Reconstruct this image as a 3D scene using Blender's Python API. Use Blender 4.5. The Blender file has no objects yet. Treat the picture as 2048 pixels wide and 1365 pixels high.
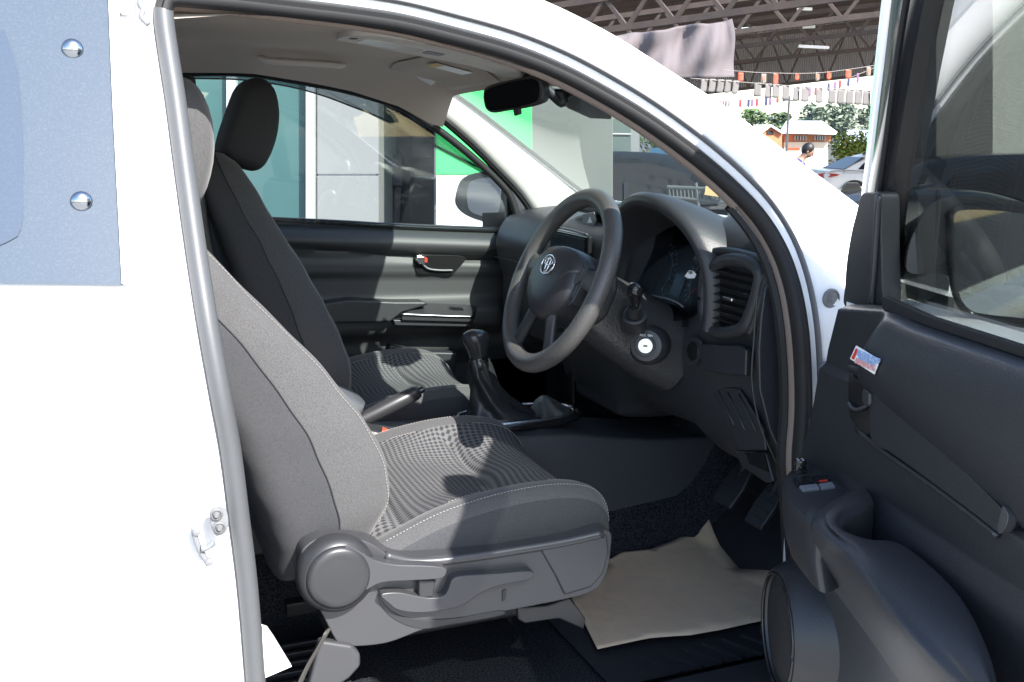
import bpy, bmesh, math, random
import numpy as np
from mathutils import Vector, Matrix
random.seed(7)
SC = bpy.context.scene
COL = SC.collection
V = lambda *a: np.array(a, dtype=float)
# ------------------------------------------------------------------ camera
YAW, PITCH = math.radians(22), math.radians(11.5)
CAMP = V(0, -1.35, 1.585)
Fw = V(math.sin(YAW)*math.cos(PITCH), math.cos(YAW)*math.cos(PITCH), -math.sin(PITCH))
Rt = V(math.cos(YAW), -math.sin(YAW), 0)
Up = np.cross(Rt, Fw)
cam = bpy.data.cameras.new('camera'); camo = bpy.data.objects.new('camera', cam); COL.objects.link(camo)
cam.sensor_width = 36; cam.lens = 36*2080/2048; cam.clip_start = .02; cam.clip_end = 3000
camo.matrix_world = Matrix(((Rt[0], Up[0], -Fw[0], CAMP[0]), (Rt[1], Up[1], -Fw[1], CAMP[1]), (Rt[2], Up[2], -Fw[2], CAMP[2]), (0, 0, 0, 1)))
SC.camera = camo
# ------------------------------------------------------------------ light
SAZ, SEL = math.radians(16), math.radians(41); SUN = V(math.sin(SAZ)*math.cos(SEL), -math.cos(SAZ)*math.cos(SEL), math.sin(SEL))       # towards the sun
EL = math.asin(SUN[2]); AZ = math.atan2(SUN[0], SUN[1])
W = bpy.data.worlds.new('World'); SC.world = W; W.use_nodes = True
nt = W.node_tree; bg = nt.nodes['Background']
sky = nt.nodes.new('ShaderNodeTexSky'); sky.sky_type = 'NISHITA'; sky.sun_disc = False
sky.sun_elevation = EL; sky.sun_rotation = AZ; sky.air_density = 1.0; sky.dust_density = 1.0
nt.links.new(sky.outputs[0], bg.inputs[0]); bg.inputs[1].default_value = .15
sl = bpy.data.lights.new('sun', 'SUN'); sl.energy = 4.2; sl.angle = math.radians(.5); sl.color = (1, .965, .91)
so = bpy.data.objects.new('sun', sl); COL.objects.link(so); so.location = (0, -5, 20)
so.rotation_euler = Vector(SUN).to_track_quat('Z', 'Y').to_euler()
SC.view_settings.view_transform = 'Standard'; SC.view_settings.look = 'None'; SC.view_settings.gamma = 1
SC.view_settings.exposure = 1.7
try:
    SC.cycles.max_bounces = 8; SC.cycles.transparent_max_bounces = 16
except Exception: pass
# ------------------------------------------------------------------ picture -> place (each on its own real plane)
def ray(px, py): return Fw + Rt*(px-1024)/2080 - Up*(py-682.5)/2080
def Gp(px, py, P0, n):
    d = ray(px, py); return CAMP + d*(np.dot(np.asarray(P0)-CAMP, n)/np.dot(d, n))
def Yp(px, py, y): return Gp(px, py, V(0, y, 0), V(0, 1, 0))
def Xp(px, py, x): return Gp(px, py, V(x, 0, 0), V(1, 0, 0))
def Zp(px, py, z): return Gp(px, py, V(0, 0, z), V(0, 0, 1))
def Tp(px, py, t): return CAMP + ray(px, py)*t
def ysurf(z): return max(0., z-1.30)*.42
def side(px, py, off=0.):
    y = off
    for _ in range(25):
        P = Yp(px, py, y); y = .5*y + .5*(ysurf(P[2])+off)
    return Yp(px, py, y)
# open front door: local frame u = away from the hinge, w = towards the cabin side, z up
DTH = math.radians(78); DH = V(1.0674, .0529, 0)
DU = V(-math.cos(DTH), -math.sin(DTH), 0); DW = V(-math.sin(DTH), math.cos(DTH), 0)
def Dp(px, py, w=0.): return Gp(px, py, DH+DW*w, DW)
def Lp(px, py, w=0., k=.14): return Gp(px, py, DH+DW*w+V(0, 0, 1.33), DW-V(0, 0, k))
def dl(u, w, z): return DH + DU*(.2034+.8724*u) + DW*w + V(0, 0, .2022+.8724*z)   # u, z in the door's own drawing units
# ------------------------------------------------------------------ materials
def mat(name, col, rough=.5, metal=0., spec=.5, coat=0., bump=None, var=None, trans=None, sheen=0.):
    m = bpy.data.materials.new(name); m.use_nodes = True; t = m.node_tree; b = t.nodes['Principled BSDF']
    b.inputs['Base Color'].default_value = (*col, 1); b.inputs['Roughness'].default_value = rough
    b.inputs['Metallic'].default_value = metal; b.inputs['Specular IOR Level'].default_value = spec
    b.inputs['Coat Weight'].default_value = coat; b.inputs['Coat Roughness'].default_value = .05
    b.inputs['Sheen Weight'].default_value = sheen
    tc = None
    if bump or var: tc = t.nodes.new('ShaderNodeTexCoord')
    if var:   # (scale, colour b, lo, hi)
        n = t.nodes.new('ShaderNodeTexNoise'); n.inputs['Scale'].default_value = var[0]; n.inputs['Detail'].default_value = 5
        t.links.new(tc.outputs['Object'], n.inputs['Vector'])
        r = t.nodes.new('ShaderNodeMapRange'); r.inputs[1].default_value = var[2]; r.inputs[2].default_value = var[3]
        t.links.new(n.outputs[0], r.inputs[0])
        x = t.nodes.new('ShaderNodeMix'); x.data_type = 'RGBA'; x.inputs[6].default_value = (*col, 1); x.inputs[7].default_value = (*var[1], 1)
        t.links.new(r.outputs[0], x.inputs[0]); t.links.new(x.outputs[2], b.inputs['Base Color'])
    if bump:  # (kind, scale, strength, distance)
        if bump[0] == 'v':
            n = t.nodes.new('ShaderNodeTexVoronoi'); n.inputs['Scale'].default_value = bump[1]; o = n.outputs['Distance']
        else:
            n = t.nodes.new('ShaderNodeTexNoise'); n.inputs['Scale'].default_value = bump[1]; n.inputs['Detail'].default_value = 4; o = n.outputs[0]
        t.links.new(tc.outputs['Object'], n.inputs['Vector'])
        bp = t.nodes.new('ShaderNodeBump'); bp.inputs['Strength'].default_value = bump[2]; bp.inputs['Distance'].default_value = bump[3]
        t.links.new(o, bp.inputs['Height']); t.links.new(bp.outputs[0], b.inputs['Normal'])
    return m
def glass(name, tint, refl=1.0, dust=0.0, rough=0.0, dcol=(.6, .65, .7)):
    m = bpy.data.materials.new(name); m.use_nodes = True; t = m.node_tree; t.nodes.clear()
    o = t.nodes.new('ShaderNodeOutputMaterial'); tr = t.nodes.new('ShaderNodeBsdfTransparent'); tr.inputs[0].default_value = (*tint, 1)
    g = t.nodes.new('ShaderNodeBsdfGlossy'); g.inputs['Roughness'].default_value = rough
    ge = t.nodes.new('ShaderNodeNewGeometry'); dt = t.nodes.new('ShaderNodeVectorMath'); dt.operation = 'DOT_PRODUCT'
    t.links.new(ge.outputs['Incoming'], dt.inputs[0]); t.links.new(ge.outputs['Normal'], dt.inputs[1])
    def mth(op, i, v=None, v2=None):
        n_ = t.nodes.new('ShaderNodeMath'); n_.operation = op; t.links.new(i, n_.inputs[0])
        if v is not None: n_.inputs[1].default_value = v
        if v2 is not None: n_.inputs[2].default_value = v2
        return n_
    q0 = mth('ABSOLUTE', dt.outputs['Value']); q1 = mth('MULTIPLY_ADD', q0.outputs[0], -1, 1); q2 = mth('POWER', q1.outputs[0], 4.2); q3 = mth('MULTIPLY_ADD', q2.outputs[0], .95, .045)
    mu = mth('MULTIPLY', q3.outputs[0], refl); mu.use_clamp = True
    mx = t.nodes.new('ShaderNodeMixShader'); t.links.new(mu.outputs[0], mx.inputs[0]); t.links.new(tr.outputs[0], mx.inputs[1]); t.links.new(g.outputs[0], mx.inputs[2])
    last = mx
    if dust:
        d = t.nodes.new('ShaderNodeBsdfDiffuse'); d.inputs[0].default_value = (*dcol, 1)
        n = t.nodes.new('ShaderNodeTexNoise'); n.inputs['Scale'].default_value = 14; n.inputs['Detail'].default_value = 8
        tc = t.nodes.new('ShaderNodeTexCoord'); t.links.new(tc.outputs['Object'], n.inputs['Vector'])
        q = t.nodes.new('ShaderNodeMath'); q.operation = 'MULTIPLY'; q.inputs[1].default_value = 2*dust; t.links.new(n.outputs[0], q.inputs[0])
        m2 = t.nodes.new('ShaderNodeMixShader'); t.links.new(q.outputs[0], m2.inputs[0]); t.links.new(mx.outputs[0], m2.inputs[1]); t.links.new(d.outputs[0], m2.inputs[2]); last = m2
    t.links.new(last.outputs[0], o.inputs[0])
    return m
def pattern_mat():
    m = bpy.data.materials.new('seat pattern fabric'); m.use_nodes = True; t = m.node_tree; b = t.nodes['Principled BSDF']; N = t.nodes.new; L = t.links.new
    uv = N('ShaderNodeUVMap'); nz = N('ShaderNodeTexNoise'); nz.inputs['Scale'].default_value = 5.5; nz.inputs['Detail'].default_value = 0; L(uv.outputs[0], nz.inputs['Vector'])
    s = N('ShaderNodeVectorMath'); s.operation = 'MULTIPLY_ADD'; s.inputs[1].default_value = (.05, .05, 0); L(nz.outputs['Color'], s.inputs[0]); L(uv.outputs[0], s.inputs[2])
    sp = N('ShaderNodeSeparateXYZ'); L(s.outputs[0], sp.inputs[0])
    def sn(o, p):
        a = N('ShaderNodeMath'); a.operation = 'MULTIPLY'; a.inputs[1].default_value = 2*math.pi/p; L(o, a.inputs[0])
        c = N('ShaderNodeMath'); c.operation = 'SINE'; L(a.outputs[0], c.inputs[0]); return c.outputs[0]
    a = sn(sp.outputs[0], .0115); c = sn(sp.outputs[1], .0082)
    mu = N('ShaderNodeMath'); mu.operation = 'ADD'; L(a, mu.inputs[0]); L(c, mu.inputs[1])
    r = N('ShaderNodeMapRange'); r.inputs[1].default_value = -.15; r.inputs[2].default_value = .55; L(mu.outputs[0], r.inputs[0])
    x = N('ShaderNodeMix'); x.data_type = 'RGBA'; x.inputs[6].default_value = (.11, .11, .114, 1); x.inputs[7].default_value = (.040, .041, .044, 1)
    L(r.outputs[0], x.inputs[0]); L(x.outputs[2], b.inputs['Base Color']); b.inputs['Roughness'].default_value = .95; b.inputs['Specular IOR Level'].default_value = .15
    bp = N('ShaderNodeBump'); bp.inputs['Strength'].default_value = .5; bp.inputs['Distance'].default_value = -.0012; L(r.outputs[0], bp.inputs['Height']); L(bp.outputs[0], b.inputs['Normal'])
    return m
M = dict(
 white=mat('white car paint', (.80, .80, .80), .28, coat=.6),
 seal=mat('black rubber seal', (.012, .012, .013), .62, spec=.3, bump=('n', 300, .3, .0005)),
 seal2=mat('grey worn rubber seal', (.13, .13, .135), .6),
 beige=mat('beige trim', (.17, .135, .115), .7),
 liner=mat('headliner fabric', (.53, .465, .41), .95, spec=.1, bump=('n', 500, .4, .0006), var=(3, (.49, .43, .38), .4, .7)),
 linerp=mat('grey beige plastic', (.62, .57, .52), .6),
 cream=mat('pale pillar trim', (.46, .45, .43), .7, bump=('n', 600, .2, .0003)),
 black=mat('black grained plastic', (.020, .021, .023), .48, bump=('v', 420, .35, .0006)),
 dash=mat('soft dark dash plastic', (.024, .025, .028), .46, bump=('v', 420, .4, .0006)),
 trim=mat('dark grained door trim', (.019, .0205, .024), .40, bump=('v', 400, .4, .0006)),
 trim2=mat('door insert plastic', (.024, .026, .031), .45, bump=('n', 500, .3, .0005)),
 gloss=mat('glossy black plastic', (.012, .012, .013), .12),
 gun=mat('gunmetal plastic', (.058, .059, .064), .36, metal=.25, bump=('n', 700, .2, .0003)),
 gun2=mat('dark gunmetal plastic', (.032, .033, .036), .38, metal=.2),
 rim=mat('wheel rim grained urethane', (.062, .060, .058), .38, bump=('v', 330, .6, .0009)),
 hub=mat('hub plastic', (.028, .028, .031), .42, bump=('v', 420, .4, .0006)),
 silver=mat('silver metal', (.62, .62, .63), .25, metal=1),
 chrome=mat('chrome', (.85, .86, .88), .06, metal=1),
 fabric=mat('seat bolster fabric', (.088, .087, .089), .95, spec=.12, bump=('n', 1100, .35, .0004), var=(760, (.057, .057, .059), .40, .60), sheen=.15),
 fabric2=mat('seat side fabric', (.052, .053, .057), .85, spec=.2, bump=('n', 900, .3, .0004), var=(600, (.040, .041, .045), .45, .6)),
 stitch=mat('pale stitching', (.26, .25, .235), .8),
 carpet=mat('dark carpet', (.036, .039, .046), 1, spec=.1, bump=('n', 420, 1., .003), var=(260, (.008, .009, .012), .4, .62)),
 rubber=mat('floor rubber', (.014, .015, .019), .5),
 leather=mat('black leatherette', (.020, .021, .023), .38, bump=('v', 260, .4, .0006)),
 grey=mat('grey plastic', (.16, .165, .175), .5),
 paper=mat('brown kraft paper', (.58, .44, .30), .8, bump=('n', 60, .25, .002), var=(30, (.52, .405, .29), .4, .65)),
 red=mat('red plastic', (.55, .035, .02), .45),
 orange=mat('orange red plastic', (.46, .07, .035), .45),
 wpaper=mat('white label', (.78, .79, .80), .5),
 blue=mat('label blue', (.25, .38, .62), .6), pink=mat('label pink', (.62, .30, .30), .6),
 yellow=mat('label yellow', (.62, .42, .12), .6),
 lens=glass('gauge lens', (.62, .64, .66), .03),
 wind=glass('windshield glass', (.80, .88, .84), .7, dust=.02),
 sideg=glass('side window glass', (.88, .91, .91), 1.0, dust=.006),
 doorg=glass('tinted door glass', (.44, .465, .45), 2.6, dust=.006),
 visorg=glass('smoked visor', (.50, .54, .56), 1.0),
 mirror=mat('mirror glass', (.45, .48, .50), .02, metal=1),
 screen=mat('display glass', (.035, .05, .055), .08),
 dusty=mat('dusty tinted glass border', (.052, .071, .096), .07, spec=.5, var=(380, (.066, .086, .112), .48, .70)),
 dusty2=mat('dusty blue tinted glass', (.043, .062, .092), .05, spec=.5, var=(380, (.052, .072, .102), .48, .7)),
 pat=pattern_mat(),
)
M['fabric'].node_tree.nodes
# ------------------------------------------------------------------ mesh helpers
def obj(name, verts, faces, m, parent=None, smooth=True, mi=None, uv=None, kind=None):
    me = bpy.data.meshes.new(name); me.from_pydata([tuple(map(float, v)) for v in verts], [], faces)
    ms = m if isinstance(m, (list, tuple)) else [m]
    for q in ms: me.materials.append(q)
    if mi is not None:
        for p, i in zip(me.polygons, mi): p.material_index = i
    if smooth: me.polygons.foreach_set('use_smooth', [True]*len(me.polygons))
    if uv is not None:
        ul = me.uv_layers.new(name='UVMap')
        for lp in me.loops: ul.data[lp.index].uv = uv[lp.vertex_index]
    me.update()
    o = bpy.data.objects.new(name, me); COL.objects.link(o)
    if parent: par(o, parent)
    if kind: o['kind'] = kind
    return o
def par(o, p):
    o.parent = p
    mw = Matrix.Translation(p.location) if p.type == 'EMPTY' else Matrix.Identity(4)
    o.matrix_parent_inverse = mw.inverted()
def thing(name, label, cat, loc, group=None):
    o = bpy.data.objects.new(name, None); COL.objects.link(o); o.location = loc; o.empty_display_size = .1
    o['label'] = label; o['category'] = cat
    if group: o['group'] = group
    return o
def tag(o, label, cat, group=None):
    o['label'] = label; o['category'] = cat
    if group: o['group'] = group
    return o
class MB:
    def __init__(s): s.v = []; s.f = []; s.mi = []
    def add(s, v, f, i=0):
        n = len(s.v); s.v += [np.asarray(q, float) for q in v]; s.f += [tuple(a+n for a in q) for q in f]; s.mi += [i]*len(f); return s
    def obj(s, name, m, parent=None, smooth=True, bev=0, seg=2, kind=None, ang=.6):
        o = obj(name, s.v, s.f, m, parent, smooth, s.mi, kind=kind)
        if bev: bevel(o, bev, seg)
        elif smooth: shade(o, ang)
        return o
def shade(o, ang=.6):
    bm = bmesh.new(); bm.from_mesh(o.data); bmesh.ops.recalc_face_normals(bm, faces=bm.faces)
    for e in bm.edges:
        if len(e.link_faces) == 2 and e.calc_face_angle(0) > ang: e.smooth = False
    bm.to_mesh(o.data); bm.free()
def bevel(o, w, seg=2):
    bm = bmesh.new(); bm.from_mesh(o.data); bmesh.ops.recalc_face_normals(bm, faces=bm.faces); bm.to_mesh(o.data); bm.free()
    b = o.modifiers.new('bevel', 'BEVEL'); b.width = w; b.segments = seg; b.limit_method = 'ANGLE'; b.angle_limit = math.radians(28)
    b.harden_normals = True
    return o
def cr(P, n, closed=False):
    P = [np.asarray(p, float) for p in P]; k = len(P); out = []
    segs = k if closed else k-1
    for j in range(n if closed else n):
        t = j*segs/(n if closed else n-1); i = min(int(t), segs-1); f = t-i
        g = (lambda q: P[q % k]) if closed else (lambda q: P[min(max(q, 0), k-1)])
        a, b, c, d = g(i-1), g(i), g(i+1), g(i+2)
        if not closed and i == 0: a = 2*b-c
        if not closed and i == k-2: d = 2*c-b
        out.append(.5*((2*b)+(-a+c)*f+(2*a-5*b+4*c-d)*f*f+(-a+3*b-3*c+d)*f**3))
    return out
def grid(rows, closed=False, cap0=False, cap1=False):
    n = len(rows[0]); v = [p for r in rows for p in r]; f = []
    for i in range(len(rows)-1):
        for j in range(n if closed else n-1):
            a = i*n+j; b = i*n+(j+1) % n; f.append((a, b, b+n, a+n))
    if cap0: f.append(tuple(range(n)))
    if cap1: f.append(tuple(range((len(rows)-1)*n, len(rows)*n)))
    return v, f
def tubev(path, r, n=10, flat=1., upv=None, caps=True):
    path = [np.asarray(p, float) for p in path]; rows = []; prev = None
    for i, p in enumerate(path):
        d = path[min(i+1, len(path)-1)]-path[max(i-1, 0)]; d = d/(np.linalg.norm(d)+1e-12)
        if upv is not None: a = np.cross(d, upv)
        elif prev is None: a = np.cross(d, V(.13, .21, .97) if abs(d[2]) < .9 else V(1, 0, 0))
        else: a = prev - d*np.dot(prev, d)
        a = a/np.linalg.norm(a); prev = a; b = np.cross(d, a); rr = r[i] if hasattr(r, '__len__') else r
        rows.append([p+a*rr*math.cos(t)+b*rr*flat*math.sin(t) for t in np.linspace(0, 2*math.pi, n, endpoint=False)])
    return grid(rows, True, caps, caps)
def prismv(poly, off):
    poly = [np.asarray(p, float) for p in poly]; n = len(poly); off = np.asarray(off, float)
    v = poly+[p+off for p in poly]; f = [tuple(range(n)), tuple(range(2*n-1, n-1, -1))]
    f += [(i, i+n, (i+1) % n+n, (i+1) % n) for i in range(n)]
    return v, f
def prism(name, poly, off, m, parent=None, bev=.004, seg=3, smooth=True):
    v, f = prismv(poly, off); b = MB().add(v, f); return b.obj(name, m, parent, smooth, bev, seg)
def boxv(c, s, ax=None):
    c = np.asarray(c, float); A = np.eye(3) if ax is None else np.array(ax); v = []
    for k in (-1, 1):
        for j in (-1, 1):
            for i in (-1, 1): v.append(c+A[0]*i*s[0]/2+A[1]*j*s[1]/2+A[2]*k*s[2]/2)
    return v, [(0, 2, 3, 1), (4, 5, 7, 6), (0, 1, 5, 4), (2, 6, 7, 3), (0, 4, 6, 2), (1, 3, 7, 5)]
def lathev(o, ax, prof, n=32):
    ax = np.asarray(ax, float); ax /= np.linalg.norm(ax); a = np.cross(ax, V(0, 0, 1) if abs(ax[2]) < .9 else V(1, 0, 0)); a /= np.linalg.norm(a); b = np.cross(ax, a)
    rows = [[np.asarray(o)+ax*h+(a*math.cos(t)+b*math.sin(t))*max(r, 1e-4) for t in np.linspace(0, 2*math.pi, n, endpoint=False)] for r, h in prof]
    return grid(rows, True, True, True)
def pillowv(prof, dirv, hw, c0, n=13, e=2.6, pinch=.35):
    # profile (list of 3d points) swept across dirv by +-hw, shrinking towards the ends like a cushion
    prof = [np.asarray(p, float) for p in prof]; cen = sum(prof)/len(prof); rows = []
    for s in np.linspace(-1, 1, n):
        s = math.copysign(1-(1-abs(s))**1.5, s)
        k = max(1-abs(s)**e, 0)**(1/e); k = pinch+(1-pinch)*k
        if abs(s) > .999: k = pinch*.9
        rows.append([cen+(p-cen)*k+np.asarray(dirv)*hw*s+(np.asarray(c0)) for p in prof])
    return grid(rows, True, True, True)
def textv(txt, P, ux, uz, size, m, parent, name='lettering', th=.0004):
    c = bpy.data.curves.new('t', 'FONT'); c.body = txt; c.size = 1; c.extrude = 0.01; c.align_x = 'CENTER'; c.align_y = 'CENTER'
    o = bpy.data.objects.new('t', c); dg = bpy.context.evaluated_depsgraph_get(); COL.objects.link(o); bpy.context.view_layer.update()
    me = bpy.data.meshes.new_from_object(o); bpy.data.objects.remove(o)
    ux = np.asarray(ux)/np.linalg.norm(ux); uz = np.asarray(uz)/np.linalg.norm(uz); nn = np.cross(ux, uz)
    vs = [np.asarray(P)+ux*v.co[0]*size+uz*v.co[1]*size+nn*v.co[2]*th*100 for v in me.vertices]
    return obj(name, vs, [tuple(p.vertices) for p in me.polygons], m, parent, False)
# ================================================================== THE PICKUP
truck = thing('pickup_truck', 'white pickup truck seen through its open front door, with black interior and grey fabric seats', 'pickup truck', (0.6, .82, 0))
NS = V(0, -1, 0)
PR = [((515,1400),(290,1400)),((497,1180),(285,1180)),((480,1040),(280,1040)),((462,900),(275,900)),((440,780),(270,780)),((415,640),(265,640)),((393,500),(258,500)),((372,350),(250,350)),((352,200),(242,200)),((338,110),(235,110)),((329,45),(225,0)),((329,12),(222,-80)),((345,-3),(300,-115)),((400,0),(400,-112)),((480,7),(480,-104)),((540,14),(545,-98)),((600,21),(610,-90)),((700,33),(720,-80)),((800,48),(830,-70)),((900,72),(950,-48)),((1010,102),(1060,-10)),((1100,136),(1150,30)),((1181,176),(1240,78)),((1283,236),(1345,145)),((1380,305),(1450,213)),((1460,372),(1545,283)),((1520,435),(1625,343)),((1560,500),(1715,410)),((1585,570),(1790,470)),((1600,650),(1800,600)),((1607,740),(1800,700)),((1608,830),(1810,800)),((1602,920),(1810,900)),((1606,990),(1812,1000)),((1612,1120),(1814,1120)),((1618,1300),(1816,1300))]
apA = cr([side(*a[0]) for a in PR], 200)
apB = cr([side(a[1][0], a[1][1], -.03) for a in PR], 200)
T = [apA[min(i+1, 199)]-apA[max(i-1, 0)] for i in range(200)]
T = [t/np.linalg.norm(t) for t in T]
ON = [np.cross(NS, t) for t in T]
ON = [n/np.linalg.norm(n) for n in ON]
def ringrows(prof, idx=range(200)):
    return [[apA[i]+ON[i]*d+NS*h for d, h in prof] for i in idx]
# white flange and outer skin round the opening
rows = []
for i in range(200):
    p, n, q = apA[i], ON[i], apB[i]
    r = [p+n*d+NS*h for d, h in ((.004,-.03),(.008,-.014),(.016,-.004),(.026,.0),(.0285,-.0035),(.031,.001))]
    s = r[-1]
    for k in (.12,.3,.5,.7,.86): r.append(s+(q-s)*k+NS*(.012*math.sin(math.pi*k)+.002))
    r += [q+NS*0, q-(q-s)*.02-NS*.02, q-(q-s)*.12-NS*.05]
    rows.append(r)
v, f = grid(rows); cab = MB().add(v, f)

# roof skin
def railz(x): return float(np.interp(x, [-1.2, .1, .4, .65, .79, .95, 1.18], [1.80, 1.83, 1.825, 1.786, 1.724, 1.622, 1.463]))
def raily(x): return float(np.interp(x, [-1.2, .1, .4, .65, .79, .95, 1.18], [.19, .194, .19, .174, .148, .105, .038]))
rr = []
for x in np.linspace(-1.2, .86, 26):
    zz = railz(min(x, .72)) if x < .72 else railz(.72)-(x-.72)*.28
    r = []
    y0 = raily(x)+.004+max(0, x-.70)*.25
    for k in np.linspace(0, 1, 15):
        y = y0+(1.64-2*y0)*k; r.append(V(x, y, (zz if x < .72 else min(zz, railz(x)-.006+k*(1-k)*1.9*(x-.72)))-.004+.022*math.sin(math.pi*k)))
    rr.append(r)
v, f = grid(rr); cab.add(v, f)
# floor pan underside, rear wall, far side skin, far A pillar outer, cowl
for c, sz in (((.1, .82, .50), (2.6, 1.60, .04)), ((1.42, .82, .95), (.03, 1.5, .86)), ((-1.2, .82, 1.0), (.03, 1.6, 1.0))):
    v, f = boxv(c, sz); cab.add(v, f)
v, f = boxv((-.35, 1.66, .9), (1.7, .03, .8)); cab.add(v, f)
v, f = grid([[V(-1.2, 1.68, 1.28), V(.17, 1.68, 1.28)], [V(-1.2, 1.49, 1.83), V(.20, 1.49, 1.83)]]); cab.add(v, f)
# hinge pillar deep face towards the engine bay
v, f = grid([[V(1.06, .03, .55), V(1.30, .02, .55)], [V(1.06, .03, 1.2), V(1.30, .02, 1.2)], [V(1.07, .05, 1.34), V(1.27, .03, 1.38)]]); cab.add(v, f)
cabo = cab.obj('cab_shell', M['white'], truck, ang=.5)
# rear half door (closed), with its dusty quarter window, trim, switch and striker brackets
hd = MB(); rows = []
for z in (.45, .6, .8, 1.0, 1.2, 1.28, 1.34, 1.42, 1.5, 1.6, 1.7, 1.8, 1.86):
    xs = np.interp(z, [.86, 1.27, 1.53, 1.75, 1.81], [.024, .04, .050, .053, .056])
    rows.append([V(x, ysurf(z)-.031, z) for x in (-1.3, -.7, -.3, -.1, xs-.004)]+[V(xs-.002, ysurf(z)-.026, z), V(xs-.001, ysurf(z)+.02, z)])
v, f = grid(rows); hd.add(v, f)
hdo = hd.obj('rear_half_door', M['white'], truck, ang=.5)
def skin(px, py, h=0.): return side(px, py, -.033-h)
def sheet(name, poly, th, m, parent, bev=.0015, smooth=False):
    P = [np.asarray(p) for p in poly]; n = np.cross(P[1]-P[0], P[2]-P[0]); n /= np.linalg.norm(n)
    if np.dot(n, CAMP-P[0]) < 0: n = -n
    return prism(name, P, -n*th, m, parent, bev, 2, smooth)
def dense(pts, fn, k=6):
    out = []
    for i in range(len(pts)):
        a, b = pts[i], pts[(i+1) % len(pts)]
        for j in range(k): out.append(fn(a[0]+(b[0]-a[0])*j/k, a[1]+(b[1]-a[1])*j/k))
    return out
# quarter window: a strip grid so that it follows the leaning side
def strip(name, L, R, n, fn, m, parent, th=.004):
    rows = []
    for i in range(n):
        t = i/(n-1); a = np.array([np.interp(t, np.linspace(0, 1, len(L)), [q[k] for q in L]) for k in (0, 1)]); b = np.array([np.interp(t, np.linspace(0, 1, len(R)), [q[k] for q in R]) for k in (0, 1)])
        r = [fn(*(a+(b-a)*k)) for k in np.linspace(0, 1, 6)]
        rows.append([r[0]-NS*th]+r+[r[-1]-NS*th])
    v, f = grid(rows); return MB().add(v, f).obj(name, m, parent, ang=.9)
qw = strip('quarter_window', [(-700,-150),(-700,300),(-700,560)], [(214,-150),(228,200),(246,571)], 16, lambda a, b: skin(a, b, .004), M['dusty'], hdo)
strip('window_pane', [(-600,40),(-600,300),(-600,492)], [(8,60),(34,130),(45,230),(47,400),(45,450),(34,475),(2,490)], 12, lambda a, b: skin(a, b, .0062), M['dusty2'], qw, .001)
strip('window_trim', [(211,-150),(225,200),(244,568)], [(232,-150),(246,200),(264,570)], 16, lambda a, b: skin(a, b, .010), mat('bright silver trim', (.62, .61, .63), .35), hdo, .01)
for c in ((145, 99), (163, 404)):
    v, f = lathev(skin(*c, .004), NS, [(0, 0), (.0125, 0), (.0130, .002), (.0115, .0045), (.008, .0068), (.004, .0078), (.0001, .0081)], 28)
    MB().add(v, f).obj('screw_cap', mat('dull chrome cap', (.36, .38, .41), .14, metal=1), hdo, ang=2)
P = [skin(*q, .001) for q in ((232,-20),(252,-20),(262,32),(240,30))]
prism('window_stop', P, -NS*-.012, M['white'], hdo, .003)
tubeo = lambda name, pts, r, m, parent, n=10, flat=1., res=None: (lambda vf: MB().add(*vf).obj(name, m, parent, ang=2))(tubev(cr(pts, res or 6*len(pts)), r, n, flat))
tubeo('drain_seal', [skin(*q, .0) for q in ((283,-20),(280,8),(286,20),(283,35),(297,50))], .004, M['grey'], hdo)
# plunger switch and brackets
sw = [skin(*q, .002) for q in cr([(437,1008),(450,1014),(456,1035),(454,1058),(440,1070),(428,1066),(420,1045),(420,1020)], 24, True)]
swo = prism('door_switch', sw, NS*.006, M['grey'], hdo, .002)
for c, rr_ in (((432,1028), .0085), ((438,1054), .0085)):
    v, f = lathev(skin(*c, .006), NS, [(rr_, 0), (rr_, .004), (rr_*.75, .006), (rr_*.6, .004), (rr_*.3, .009), (.0001, .009)], 20)
    MB().add(v, f).obj('plunger', M['seal2'], swo, ang=.8)
tubeo('striker', [skin(*q, .006) for q in ((387,1056),(392,1080),(402,1105),(418,1130))], .0042, M['grey'], hdo)
tubeo('striker_pin', [skin(*q, .012) for q in ((402,1098),(414,1096),(427,1085))], .004, M['grey'], hdo)
for c in ((393,1062),(418,1122)):
    v, f = lathev(skin(*c, .006), NS, [(.005, 0), (.005, .006), (.0001, .0075)], 14); MB().add(v, f).obj('bolt', M['grey'], hdo, ang=.8)
wl = mat('white fitting', (.70, .70, .71), .4)
tubeo('latch_plate', [skin(*q, .004) for q in ((358,930),(361,955),(362,975))], .0025, wl, hdo)
tubeo('latch_plate', [skin(*q, .006) for q in ((362,936),(380,938),(402,934))], .0028, wl, hdo)
# rubber seal round the opening: sunlit grey on the rear side, black elsewhere
def sweepobj(name, prof, i0, i1, m, parent, ang=1.):
    v, f = grid(ringrows(prof, range(i0, i1)), True); return MB().add(v, f).obj(name, m, parent, ang=ang)
cut = 62
circ = lambda r, cx=0, cy=0, a=1., n=12: [(cx+r*math.cos(t)*a, cy+r*math.sin(t)) for t in np.linspace(0, 2*math.pi, n, endpoint=False)]
sealp = [(-.010,-.012),(-.012,.0),(-.009,.010),(-.004,.014),(.002,.013),(.004,.009),(.009,.010),(.012,.004),(.010,-.006),(.006,-.014),(-.002,-.016)]
sweepobj('door_seal', sealp, 61, 200, M['seal'], truck, .9)
sweepobj('door_seal', [(-.012,-.014),(-.0135,-.004),(-.011,.006),(-.005,.0125),(.002,.014),(.008,.0115),(.0125,.005),(.0135,-.004),(.010,-.014)], 0, 62, mat('sunlit grey rubber seal', (.070, .073, .078), .5, bump=('n', 300, .3, .0005)), truck, .9)
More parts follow.
